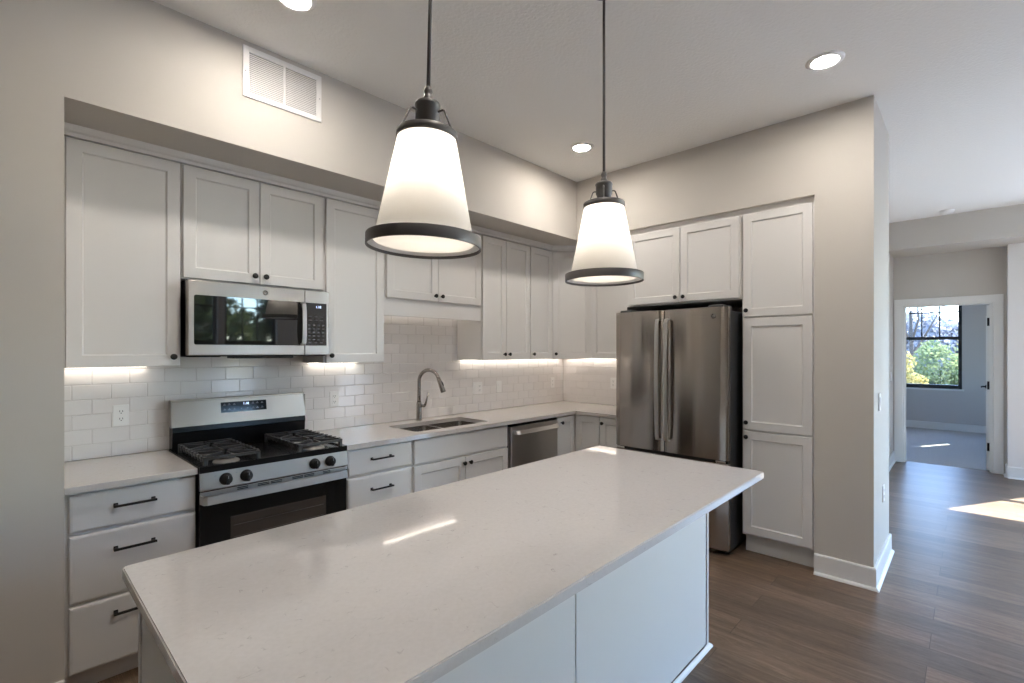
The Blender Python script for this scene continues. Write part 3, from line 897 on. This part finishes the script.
# burners
BUR = ((.148, -.545, .046), (.148, -.255, .037), (.608, -.545, .046), (.608, -.255, .037))
for x, y, q in BUR:
    b = MB(); b.lathe([(q + .016, .909), (q + .014, .916), (q, .919), (q - .004, .928), (0, .928)], (x, y, 0), n=24)
    o = link('burner', b, M['alum'], ck)
    b = MB(); b.lathe([(q - .002, .928), (q - .002, .934), (q - .008, .938), (0, .939)], (x, y, 0), n=24); link('burner_cap', b, M['iron'], o)
def grate(x0, x1, y0, y1):
    b = MB(); w = .011; zt, zb = .958, .944
    b.box(x0, x0 + w, y0, y1, zb, zt, .002); b.box(x1 - w, x1, y0, y1, zb, zt, .002)
    for y in (y0, (y0 + y1) / 2 - w / 2, y1 - w): b.box(x0 + w, x1 - w, y, y + w, zb, zt, .002)
    xm = (x0 + x1) / 2
    for yc in ((y0 * 3 + y1) / 4, (y0 + y1 * 3) / 4):
        for k in range(4):
            a = math.radians(45 + 90 * k)
            ex = x0 + w / 2 if math.cos(a) < 0 else x1 - w / 2
            ey = yc + (ex - xm) * math.tan(a) * .62
            b.sweep_rect([(xm + .022 * math.cos(a), yc + .022 * math.sin(a), .953), (ex, ey, .951)], .009, .014, side=(-math.sin(a), math.cos(a), 0))
        b.sweep_rect([(xm, yc - .03, .953), (xm, yc - (y1 - y0) / 4 + .01, .951)], .009, .014, side=(1, 0, 0))
        b.sweep_rect([(xm, yc + .03, .953), (xm, yc + (y1 - y0) / 4 - .01, .951)], .009, .014, side=(1, 0, 0))
    # notched side rails
    for s in range(9):
        y = y0 + .03 + (y1 - y0 - .07) * s / 8
        for xa in (x0 - .004, x1 - .012): b.box(xa, xa + .016, y, y + .014, .934, zt + .004, .002)
    for x in (x0, x1 - .018):
        for y in (y0, y1 - .018): b.box(x, x + .018, y, y + .018, .9095, zt + .001, .003)
    return b
link('grate', grate(.022, .282, -.642, -.130), M['iron'], ck)
link('grate', grate(.480, .740, -.642, -.130), M['iron'], ck)
# control panel, knobs
b = MB(); b.prism([(-.640, .800), (-.640, .888), (-.661, .888), (-.668, .806), (-.664, .800)], .0015, .7605, axis='X'); cp_ = link('control_panel', b, M['steel_h'], r)
for x in (.112, .206, .560, .652):
    b = MB(); b.lathe([(0, 0), (.030, 0), (.029, -.006), (.026, -.008), (.0245, -.026), (.021, -.031), (0, -.032)], (x, -.664, .845), axis='Y', n=24)
    b.box(x - .007, x + .007, -.707, -.690, .822, .868, .003)
    o = link('knob', b, M['black'], cp_)
    b = MB(); b.box(x - .0012, x + .0012, -.7078, -.7065, .852, .866); link('pointer', b, M['legend'], o)
for x in (.066, .160, .515, .607):
    b = MB(); b.box(x - .004, x + .004, -.6655, -.6640, .866, .8685); link('knob_mark', b, M['legend'], cp_)

# oven door
b = MB(); b.box(.003, .759, -.655, -.630, .205, .795, .003); dr = link('oven_door', b, M['oblack'], r)
b = MB(); b.box(.135, .632, -.6565, -.6545, .300, .648, .0008); link('oven_window', b, M['oglass'], dr)
b = MB()
for z in (.40, .47, .54, .60):
    b.box(.150, .617, -.6572, -.6563, z, z + .0022)
link('rack_lines', b, mat('dim_rack', (.07, .06, .055), .4), dr)
b = MB(); b.box(.002, .760, -.660, -.655, .738, .795, .002); link('vent_band', b, M['steel_h'], dr)
for xa, xb in ((.165, .215), (.262, .318), (.328, .384), (.440, .497), (.505, .560), (.612, .655)):
    for z in (.778, .786):
        b = MB(); b.box(xa, xb, -.6625, -.6595, z, z + .0042); link('vent_slot', b, M['slot'], dr)
b = MB()
hp = []
for x, y in ((.004, -.662), (.010, -.700), (.020, -.708), (.375, -.712), (.735, -.708), (.748, -.700), (.757, -.662)): hp.append((x, y, .762))
b.sweep_rect(hp, .041, .010, side=(0, .08, .99))
link('handle', b, M['steel_h'], dr)
b = MB(); b.box(.003, .759, -.652, -.630, .045, .198, .004); link('storage_drawer', b, M['steel_h'], r)
# backguard
b = MB(); b.prism([(-.012, .905), (-.074, .905), (-.086, 1.010), (-.090, 1.016), (-.062, 1.1915), (-.050, 1.196), (-.012, 1.196)], .006, .757, axis='X'); link('backguard', b, M['enamel'], r)
b = MB()
def bgp(z, o=0.0):     # point on the slanted face
    return -.090 + (z - 1.016) / (1.1915 - 1.016) * .028 - o
b.rings([[(x, bgp(z, .0005), z) for x, z in ((.002, 1.046), (.760, 1.046), (.760, 1.188), (.002, 1.188))], [(x, bgp(z, .004), z) for x, z in ((.002, 1.046), (.760, 1.046), (.760, 1.188), (.002, 1.188))]])
b.box(.002, .760, -.064, -.012, 1.188, 1.199, .003)
b.box(.0015, .0065, -.080, -.012, 1.046, 1.190); b.box(.7555, .7605, -.080, -.012, 1.046, 1.190)
bgd = link('backguard_panel', b, M['steel_h'], r)
b = MB(); b.rings([[(x, bgp(z, o), z) for x, z in ((.252, 1.108), (.512, 1.108), (.512, 1.170), (.252, 1.170))] for o in (.004, .0055)]); ds = link('display', b, M['oblack'], bgd)
tilt = math.atan2(.028, .1755)
def bgm(x, z): return Matrix.Translation((x, bgp(z, .0058), z)) @ Matrix.Rotation(PI / 2 - tilt, 4, 'X')
b = MB(); b.text('1:18', .020, bgm(.392, 1.155)); link('clock_digits', b, M['digits'], ds)
b = MB()
for i, x in enumerate((.272, .298, .326, .432, .458, .486)):
    for z in (1.153, 1.124):
        b.box(x - .007, x + .007, bgp(z, .0064), bgp(z, .0054), z - .0012, z + .0012)
        b.box(x - .003, x + .003, bgp(z + .006, .0064), bgp(z + .006, .0054), z + .0045, z + .007)
for x in (.365, .400): b.box(x - .004, x + .004, bgp(1.126, .0064), bgp(1.126, .0054), 1.125, 1.128)
link('lettering', b, M['legend'], ds)

# ------------------------------------------------------------------ microwave
def emblem(b, c, rad, axis):
    """round badge: ring with a looping monogram"""
    c = Vector(c)
    def P(u, v, o): return c + (Vector((u, -o, v)) if axis == 'Y' else Vector((-o, -u, v)))
    ring = [P(rad * math.cos(2 * PI * k / 24), rad * math.sin(2 * PI * k / 24), .0015) for k in range(25)]
    b.tube(ring, rad * .11, n=6, cap=False)
    for s in (-1, 1):
        b.tube([P(s * rad * (.12 + .30 * math.cos(a) + .12), rad * (.42 * math.sin(a)), .0012) for a in [PI * (.2 + 1.6 * k / 12) for k in range(13)]], rad * .075, n=6)
    b.tube([P(u * rad, v * rad, .0012) for u, v in ((-.7, -.1), (-.2, .1), (.2, -.1), (.7, .1))], rad * .07, n=6)
r = thing('microwave', 'stainless over-the-range microwave with black glass window', 'microwave', (.3815, -.21, 1.452))
MX0, MX1, MZ0, MZ1 = .003, .760, 1.452, 1.858
b = MB(); b.box(MX0 + .003, MX1 - .003, -.3795, -.009, MZ0, MZ1, .002); link('body', b, M['enamel'], r)
b = MB()
b.box(MX0, .606, -.430, -.380, MZ0 + .006, MZ1 - .006, .004)
md = link('door', b, M['steel_h'], r)
b = MB(); b.rings([[(x, y, z) for x, z in rrect(.030, .598, 1.515, 1.776, .010, 3)] for y in (-.4295, -.4318)]); link('window', b, M['bglass'], md)
b = MB(); b.sweep_rect([(.590, -.431, 1.520), (.590, -.458, 1.530), (.590, -.466, 1.580), (.590, -.468, 1.645), (.590, -.466, 1.715), (.590, -.458, 1.762), (.590, -.431, 1.774)], .024, .008, side=(1, 0, 0)); link('handle', b, M['steel'], md)
b = MB(); b.lathe([(0, 0), (.015, 0), (.014, -.002), (0, -.0025)], (.381, -.430, 1.815), axis='Y', n=24); emblem(b, (.381, -.4322, 1.815), .0125, 'Y'); link('emblem', b, M['nickel'], md)
b = MB(); b.box(.6075, MX1, -.430, -.380, MZ0 + .006, MZ1 - .006, .004); mp_ = link('control_panel', b, M['steel_h'], r)
b = MB(); b.rings([[(x, y, z) for x, z in rrect(.612, .742, 1.515, 1.776, .004, 3)] for y in (-.4295, -.4318)]); kp = link('keypad', b, M['bglass'], mp_)
b = MB()
for row in range(5):
    for c_ in range(4):
        x = .633 + c_ * .029; z = 1.640 - row * .022
        b.box(x - .007, x + .007, -.4324, -.4317, z - .0045, z + .0045)
for c_ in range(3):
    x = .637 + c_ * .036; b.box(x - .010, x + .010, -.4324, -.4317, 1.668, 1.673); b.box(x - .010, x + .010, -.4324, -.4317, 1.690, 1.694); b.box(x - .009, x + .009, -.4324, -.4317, 1.530, 1.536)
link('lettering', b, mat('dim_legend', (.10, .10, .11), .5), kp)
b = MB(); b.text('1:18', .020, Matrix.Translation((.690, -.4322, 1.752)) @ Matrix.Rotation(PI / 2, 4, 'X')); link('clock_digits', b, M['digits'], kp)
b = MB(); b.box(.22, .545, -.420, -.30, MZ0 - .012, MZ0 + .001, .004); b.box(.03, .16, -.40, -.15, MZ0 - .003, MZ0 + .001); link('vent', b, M['black'], r)

# ------------------------------------------------------------------ dishwasher
r = thing('dishwasher', 'stainless dishwasher between the sink base and the corner cabinet', 'dishwasher', (2.506, -.30, 0))
b = MB(); b.box(2.194, 2.818, -.60, -.012, .105, .880); b.box(2.2, 2.812, -.53, -.515, 0, .105); link('body', b, M['enamel'], r)
b = MB(); b.box(2.200, 2.812, -.640, -.601, .115, .858, .005); dd = link('door', b, M['steel'], r)
b = MB(); b.box(2.202, 2.810, -.632, -.601, .860, .878, .002); link('control_strip', b, M['enamel'], r)
b = MB(); b.sweep_rect([(2.226, -.640, .812), (2.232, -.676, .812), (2.26, -.684, .812), (2.506, -.690, .812), (2.752, -.684, .812), (2.780, -.676, .812), (2.786, -.640, .812)], .036, .012, side=(0, .5, .87)); link('handle', b, M['handle'], dd)

# ------------------------------------------------------------------ refrigerator
r = thing('refrigerator', 'stainless french-door refrigerator with charcoal sides', 'refrigerator', (3.28, -1.65, 0))
FY0, FY1, FX = -2.104, -1.191, 2.889
b = MB(); b.box(FX + .065, 3.64, FY0 + .006, FY1 - .006, .035, 1.775, .004); b.box(FX + .10, 3.6, FY0 + .02, FY1 - .02, .012, .035)
for y in (FY0 + .06, FY1 - .06):
    b.cyl((FX + .14, y, 0), (FX + .14, y, .035), .02, n=12)
link('body', b, M['fridge_side'], r)
def bulged(y0, y1, z0, z1, x, t, bulge):
    """door skin gently convex across its width, edges rolled back"""
    b = MB(); N = 18; K = 10
    cols = []
    for i in range(N + 1):
        f = i / N; y = y0 + (y1 - y0) * f
        e_ = min(f, 1 - f) * (y1 - y0)
        roll = .010 * max(0, 1 - e_ / .012) ** 2
        cols.append((y, x + bulge * (2 * f - 1) ** 2 + roll))
    V = [[b.bm.verts.new((xx, y, z0 + (z1 - z0) * k / K)) for k in range(K + 1)] for y, xx in cols]
    for i in range(N):
        for k in range(K):
            f = b.bm.faces.new((V[i][k], V[i + 1][k], V[i + 1][k + 1], V[i][k + 1])); f.smooth = True
    nv = b.bm.verts.new
    for z, k in ((z0, 0), (z1, K)):
        b.bm.faces.new([nv(V[i][k].co) for i in range(N + 1)] + [nv((x + t, y1, z)), nv((x + t, y0, z))])
    for y, i in ((y0, 0), (y1, N)):
        b.bm.faces.new([nv(V[i][0].co), nv(V[i][K].co), nv((x + t, y, z1)), nv((x + t, y, z0))])
    b.bm.faces.new([nv((x + t, y, z)) for y, z in ((y0, z0), (y0, z1), (y1, z1), (y1, z0))])
    return b
YM = -1.622
d1 = link('door', bulged(YM + .003, FY1, .695, 1.800, FX, .060, .007), M['fsteel'], r)
d2 = link('door', bulged(FY0, YM - .003, .695, 1.800, FX, .060, .007), M['fsteel'], r)
d3 = link('freezer_drawer', bulged(FY0, FY1, .050, .672, FX, .060, .009), M['fsteel'], r)
for d, y in ((d1, YM + .034), (d2, YM - .040)):
    b = MB(); pts = [(FX + .008, y, .790), (FX - .034, y, .796)] + [(FX - .042 - .016 * math.sin(PI * k / 8), y, .82 + .88 * k / 8) for k in range(9)] + [(FX - .034, y, 1.722), (FX + .008, y, 1.728)]
    b.sweep_rect(pts, .027, .013, side=(0, 1, 0)); link('handle', b, M['handle'], d)
b = MB(); pts = [(FX + .01, FY0 + .10, .615), (FX - .045, FY0 + .11, .615), (FX - .055, YM, .615), (FX - .045, FY1 - .11, .615), (FX + .01, FY1 - .10, .615)]
b.sweep_rect(pts, .024, .012, side=(0, 0, 1)); link('handle', b, M['handle'], d3)
b = MB(); b.lathe([(0, 0), (.019, 0), (.018, -.002), (0, -.003)], (FX + .002, -2.005, 1.735), axis='X', n=24); emblem(b, (FX - .001, -2.005, 1.735), .0155, 'X'); link('emblem', b, M['nickel'], d2)
for y in (FY1 - .09, FY0 + .09):
    b = MB(); b.box(FX + .02, FX + .20, y - .055, y + .055, 1.775, 1.818, .008); link('hinge_cover', b, M['fridge_side'], r)
b = MB(); b.box(FX + .03, FX + .066, FY0 + .004, FY1 - .004, .672, .695); link('gasket', b, M['black'], r)
for y in (FY1 - .05, FY0 + .05):
    b = MB(); b.box(FX + .005, FX + .07, y - .035, y + .035, .674, .692, .004); link('hinge', b, M['chrome'], r)

# ------------------------------------------------------------------ pendants
def pendant(loc, rz):
    r = thing('pendant_light', 'nearer white glass pendant, left one of the pair over the island', 'pendant light', loc, rz, 'pendant lights over the island')
    # local frame: z measured from the ceiling plane down to negative values, origin on the ceiling
    z = lambda h: h - ZC
    b = MB(); b.lathe([(0, 0), (.065, 0), (.065, -.012), (.058, -.022), (.012, -.026), (0, -.026)], n=32); link('canopy', b, M['bronze'], r, local=True)
    b = MB(); b.cyl((0, 0, -.02), (0, 0, z(2.254)), .0058, n=14); link('rod', b, M['bronze'], r, local=True)
    b = MB(); b.lathe([(0, z(2.264)), (.007, z(2.263)), (.0125, z(2.254)), (.013, z(2.247)), (.010, z(2.240)), (.011, z(2.237)), (.0165, z(2.222)), (.017, z(2.218)), (.034, z(2.215)), (.0375, z(2.210)), (.0375, z(2.204)), (.0355, z(2.202)), (.0355, z(2.164)), (.031, z(2.160)), (.031, z(2.152)), (.024, z(2.148)), (.024, z(2.115)), (0, z(2.115))], n=32); link('socket', b, M['bronze'], r, local=True)
    for k in range(3):
        a = 2 * PI * k / 3
        c_, s_ = math.cos(a), math.sin(a)
        b = MB(); b.tube([(q * c_, q * s_, z(h)) for q, h in ((.034, 2.184), (.050, 2.187), (.055, 2.185), (.059, 2.178), (.081, 2.126), (.083, 2.118))], .0030, n=8); link('arm', b, M['bronze'], r, local=True)
    b = MB(); b.lathe([(.0895, z(2.104)), (.0895, z(2.125)), (.087, z(2.127)), (.02, z(2.127)), (.02, z(2.123)), (.0865, z(2.123)), (.0865, z(2.104))], n=48, close=True); link('top_ring', b, M['bronze'], r, local=True)
    b = MB(); b.lathe([(.0840, z(2.122)), (.0850, z(2.112)), (.1460, z(1.806)), (.1435, z(1.806)), (.0822, z(2.112)), (.0815, z(2.122))], n=64, close=True); link('glass_shade', b, M['opal'], r, local=True)
    b = MB(); b.lathe([(.1470, z(1.803)), (.1440, z(1.8005)), (0, z(1.7995)), (0, z(1.8025)), (.144, z(1.8035))], n=64); link('diffuser', b, M['opal'], r, local=True)
    b = MB(); b.lathe([(.1680, z(1.785)), (.1685, z(1.787)), (.1685, z(1.816)), (.1675, z(1.818)), (.1660, z(1.818)), (.1645, z(1.816)), (.1645, z(1.785))], n=64, close=True); o = link('bottom_ring', b, M['bronze'], r, local=True)
    b = MB(); b.lathe([(.1644, z(1.794)), (.1644, z(1.808)), (.1470, z(1.808)), (.1470, z(1.805)), (.1620, z(1.805)), (.1625, z(1.794))], n=64, close=True); link('ring_liner', b, M['plastic'], o, local=True)
    b = MB(); b.lathe([(0, z(2.114)), (.013, z(2.112)), (.014, z(2.085)), (.024, z(2.045)), (.034, z(1.995)), (.032, z(1.965)), (.019, z(1.944)), (0, z(1.940))], n=24); link('bulb', b, M['bulb'], r, local=True)
    return r
p1 = pendant((.227, -2.209, ZC), math.radians(95))
p2 = copy_tree(p1)
p1.rotation_euler = (Matrix.Rotation(math.radians(1.4), 3, Vector((.725, .689, 0))) @ Matrix.Rotation(math.radians(53), 3, 'Z')).to_euler()   # hangs a little out of plumb
p2.location = (1.152, -2.198, ZC); p2.rotation_euler = (0, 0, math.radians(212))
p2['label'] = 'farther white glass pendant, right one of the pair over the island'

# ------------------------------------------------------------------ downlights
def downlight(loc, label):
    r = thing('recessed_downlight', label, 'ceiling light', loc, 0, 'recessed ceiling lights')
    b = MB(); b.lathe([(.062, -.004), (.066, -.010), (.080, -.008), (.092, -.002), (.092, 0), (.062, 0)], n=40, close=True); link('trim_ring', b, M['plastic'], r, local=True)
    b = MB(); b.lathe([(0, -.0055), (.0625, -.0055), (.0625, -.002), (0, -.002)], n=40); link('lens', b, M['lens'], r, local=True)
    return r
c1 = downlight((2.449, -2.779, ZC), 'round lit downlight in the ceiling in front of the pantry and column')
for loc, lab in (((2.459, -1.155, ZC), 'round lit downlight in the ceiling near the corner, beside the farther pendant rod'),
                 ((0.253, -1.150, ZC), 'round lit downlight at the top edge, above the wall grille'),
                 ((0.253, -2.779, ZC), 'round lit downlight above the left end of the island')):
    c2 = copy_tree(c1); c2.location = loc; c2['label'] = lab

# strips under the wall cabinets
def strip(loc, rz, L, label):
    r = thing('under_cabinet_light', label, 'cabinet light', loc, rz, 'light strips under the wall cabinets')
    b = MB(); b.box(0, L, -.014, .014, -.005, 0, .001); link('housing', b, M['plastic'], r, local=True)
    b = MB(); b.box(.004, L - .004, -.010, .010, -.008, -.0045, .001); link('diffuser', b, M['strip'], r, local=True)
strip((XL + .02, -.032, UZ), 0, .36, 'warm light strip under the far left wall cabinet')
strip((.800, -.032, UZ), 0, .38, 'warm light strip under the wall cabinet between microwave and sink')
strip((1.24, -.032, 1.8595), 0, .89, 'warm light strip behind the valance of the cabinet above the sink')
strip((2.185, -.032, UZ), 0, 1.47, 'long warm light strip under the cabinets right of the sink')
strip((XB - .032, -.06, UZ), -PI / 2, 1.09, 'warm light strip under the cabinets left of the refrigerator')

# ------------------------------------------------------------------ wall plates, grille, detector
def plate_parts(r, kind, gangs=1):
    w = .070 + .046 * (gangs - 1)
    b = MB(); b.box(-w / 2, w / 2, -.006, 0, -.057, .057, .003); link('plate', b, M['plastic'], r, local=True)
    for g in range(gangs):
        x = (g - (gangs - 1) / 2) * .046
        k = kind if isinstance(kind, str) else kind[g]
        if k == 'outlet':
            for z in (-.020, .020):
                b = MB(); b.rings([[(x + u, y, z + v) for u, v in rrect(-.0165, .0165, -.0145, .0145, .007, 3)] for y in (-.005, -.0078)]); o = link('receptacle', b, M['plastic'], r, local=True)
                b = MB(); b.box(x - .0075, x - .0050, -.0083, -.0070, z - .002, z + .007); b.box(x + .0050, x + .0075, -.0083, -.0070, z - .002, z + .007); b.cyl((x, -.0070, z - .008), (x, -.0083, z - .008), .0026, n=10); link('slots', b, M['slot'], o, local=True)
        else:
            b = MB(); b.rings([[(x - .0165, -.005, -.033), (x + .0165, -.005, -.033), (x + .0165, -.005, .033), (x - .0165, -.005, .033)], [(x - .0155, -.0075, -.032), (x + .0155, -.0075, -.032), (x + .0155, -.010, .032), (x - .0155, -.010, .032)]]); link('rocker', b, M['plastic'], r, local=True)
def plate(name, label, cat, loc, rz, kind, gangs=1, group=None):
    r = thing(name, label, cat, loc, rz, group); plate_parts(r, kind, gangs); return r
OG = 'white wall plates'
plate('wall_outlet', 'white duplex outlet on the tile left of the range', 'outlet', (-.211, -.0005, 1.132), 0, 'outlet', group=OG)
plate('wall_outlet', 'white outlet on the tile just right of the range backguard', 'outlet', (1.005, -.0005, 1.132), 0, 'outlet', group=OG)
plate('wall_switch', 'white double-gang plate on the tile right of the faucet', 'switch', (2.412, -.0005, 1.132), 0, ('switch', 'outlet'), 2, group=OG)
plate('wall_switch', 'white single-gang switch on the tile right of the double plate', 'switch', (2.695, -.0005, 1.132), 0, 'switch', group=OG)
plate('wall_outlet', 'white outlet on the tile close to the room corner', 'outlet', (3.528, -.0005, 1.132), 0, 'outlet', group=OG)
plate('wall_outlet', 'white outlet half hidden by the refrigerator edge', 'outlet', (XB - .0005, -.66, 1.145), -PI / 2, 'outlet', group=OG)
plate('wall_switch', 'white light switch on the narrow end of the column', 'switch', (3.311, YC - .0005, 1.146), 0, 'switch', group=OG)
plate('wall_outlet', 'white outlet low on the narrow end of the column', 'outlet', (3.505, YC - .0005, .506), 0, 'outlet', group=OG)
plate('wall_switch', 'small white switch on the hall wall before the bedroom door', 'switch', (7.30, YP - .0005, 1.15), 0, 'switch', group=OG)

r = thing('return_air_grille', 'white louvred return air grille high on the bulkhead', 'vent', (.3945, YS, 2.784))
gx0, gx1, gz0, gz1 = .189, .600, 2.786, 3.048
b = MB()
for i_ in (0,):
    b.box(gx0, gx0 + .030, YS - .008, YS - .0004, gz0, gz1, .002); b.box(gx1 - .030, gx1, YS - .008, YS - .0004, gz0, gz1, .002)
    b.box(gx0 + .029, gx1 - .029, YS - .008, YS - .0004, gz0, gz0 + .030, .002); b.box(gx0 + .029, gx1 - .029, YS - .008, YS - .0004, gz1 - .030, gz1, .002)
    b.box(.3885, .4005, YS - .007, YS - .0004, gz0 + .029, gz1 - .029)
link('frame', b, M['grille'], r)
b = MB(); b.box(gx0 + .028, gx1 - .028, YS - .0012, YS - .0004, gz0 + .028, gz1 - .028); link('backing', b, M['duct'], r)
for k in range(20):
    z = gz0 + .0345 + k * .0098
    b = MB(); b.prism([(YS - .0012, z + .0085), (YS - .0066, z), (YS - .0066, z - .0012), (YS - .0012, z + .0070)], gx0 + .029, gx1 - .029, axis='X'); link('louver', b, M['grille'], r)
for x in (gx0 + .012, gx1 - .012):
    b = MB(); b.lathe([(0, -.0015), (.003, -.001), (.0035, 0)], (x, YS - .008, (gz0 + gz1) / 2), axis='Y', n=10); link('screw', b, M['legend'], r)

r = thing('smoke_detector', 'small round white smoke detector on the hall ceiling', 'smoke detector', (6.72, -3.165, ZC))
b = MB(); b.lathe([(0, -.040), (.030, -.039), (.050, -.034), (.060, -.022), (.062, -.008), (.066, -.006), (.066, 0), (0, 0)], n=32); link('housing', b, M['plastic'], r, local=True)
b = MB(); b.lathe([(0, -.0445), (.010, -.0435), (.012, -.039), (0, -.039)], n=16); link('test_button', b, M['plastic'], r, local=True)

# ------------------------------------------------------------------ outdoors
b = MB(); b.box(-25, 45, -45, 30, -.6, -.35); struct('ground', b, M['paving'])
def tree(label, loc, blobs, n, size, leaf, trunk=None, seed=1, limbs=None):
    rnd = random.Random(seed)
    r = thing('tree', label, 'tree', loc)
    b = MB()
    tot = sum(q[3] ** 2 for q in blobs)
    for (cx_, cy_, cz_, q) in blobs:
        for _ in range(int(n * q * q / tot)):
            d = Vector((rnd.gauss(0, 1), rnd.gauss(0, 1), rnd.gauss(0, 1))).normalized() * q * rnd.uniform(.55, 1.05)
            c = Vector((cx_, cy_, cz_)) + d
            u = Vector((rnd.gauss(0, 1), rnd.gauss(0, 1), rnd.gauss(0, 1))).normalized()
            v = u.orthogonal().normalized(); w = u.cross(v)
            s = size * rnd.uniform(.6, 1.3)
            vs = [b.bm.verts.new(c + v * a * s + w * e_ * s * .6) for a, e_ in ((-1, 0), (0, -1), (1, 0), (0, 1))]
            b.bm.faces.new(vs)
    link('foliage', b, leaf, r, local=True, recalc=False)
    if trunk:
        b = MB(); b.tube([(0, 0, 0), (.05, .03, trunk * .5), (0, .05, trunk)], [.03 + trunk * .018, .025 + trunk * .013, .02 + trunk * .008], n=10)
        for L_ in (limbs or []): b.tube(L_, [.045, .03, .012], n=6)
        link('trunk', b, M['bark'], r, local=True)
    return r
GZ = -.35
# seen through the bedroom window, except the last, an unseen sun blocker
tree('rounded green shrub outside the bedroom window', (17.0, -2.72, GZ), [(0, .0, 1.35, .66), (.3, -.5, 1.0, .55), (.2, .5, .9, .5), (.1, -.1, .6, .6), (.4, .15, 1.85, .30)], 5200, .05, M['leaf_green'], .9, 3)
tree('yellow autumn shrub at the left of the bedroom window', (15.6, -1.95, GZ), [(0, -.30, .9, .36), (.2, 0, 1.5, .36), (.1, .2, .8, .5), (0, -.5, .60, .28), (.2, .1, 2.0, .26)], 3400, .042, M['leaf_yellow'], .8, 4)
tree('yellow green sapling at the right of the bedroom window', (18.8, -3.45, GZ), [(0, 0, 2.2, .42), (0, .1, 1.5, .45), (.1, -.2, .8, .5), (.2, -.3, 2.9, .34)], 1800, .045, M['leaf_yellow'], 1.4, 5)
tree('hazy grey wooded backdrop tree far behind the bedroom window shrubs', (30.0, -1.6, GZ), [(0, 0, 2.0, 1.7), (1, 2.2, 1.9, 1.6), (1, -2.3, 1.9, 1.7), (1, -4.5, 2.1, 1.8), (.5, -1, .6, 1.4)], 16000, .14, M['leaf_grey'], 2.2, 6)
tree('bare-limbed thin tree with sparse leaves above the bedroom shrubs', (21.0, -1.9, GZ), [(0, -.3, 4.0, .9), (.3, -1.2, 3.8, .8), (.2, .8, 3.6, .8)], 420, .06, M['leaf_grey'], 3.2, 7,
     [[(0, .05, 1.6), (0, -.35, 2.4), (.1, -.8, 3.4)], [(0, .05, 2.0), (.1, -.15, 2.9), (.1, -.1, 3.9)], [(0, .05, 2.2), (0, .5, 3.0), (0, .8, 3.8)]])
tree('added tall tree out of view, blocking sun from the bedroom window', (15.0, -4.75, GZ), [(0, 0, 5.9, .95), (.1, .1, 5.2, .8), (0, -.1, 6.5, .7)], 9000, .12, M['leaf_dark'], 5.0, 31)  # unseen, added only to keep a stray sun patch off the carpet
# seen only as reflections of the south windows
for i, (x, y, q, lf) in enumerate(((-2.6, -13.0, 1.6, 'leaf_dark'), (1.9, -11.5, 1.5, 'leaf_dark'), (6.2, -13.0, 1.5, 'leaf_dark'))):
    tree('leafy garden tree outside the living room windows, %s' % ('farthest from the bedroom side', 'reflected in the microwave glass', 'nearest the bedroom side')[i], (x, y, GZ), [(0, 0, 3.4, q), (.9, .4, 2.2, q * .7), (-.9, .2, 2.3, q * .75), (.2, 0, 4.7, q * .55), (0, .3, 1.2, q * .8)], 9000, .12, M[lf], 2.6, 20 + i)
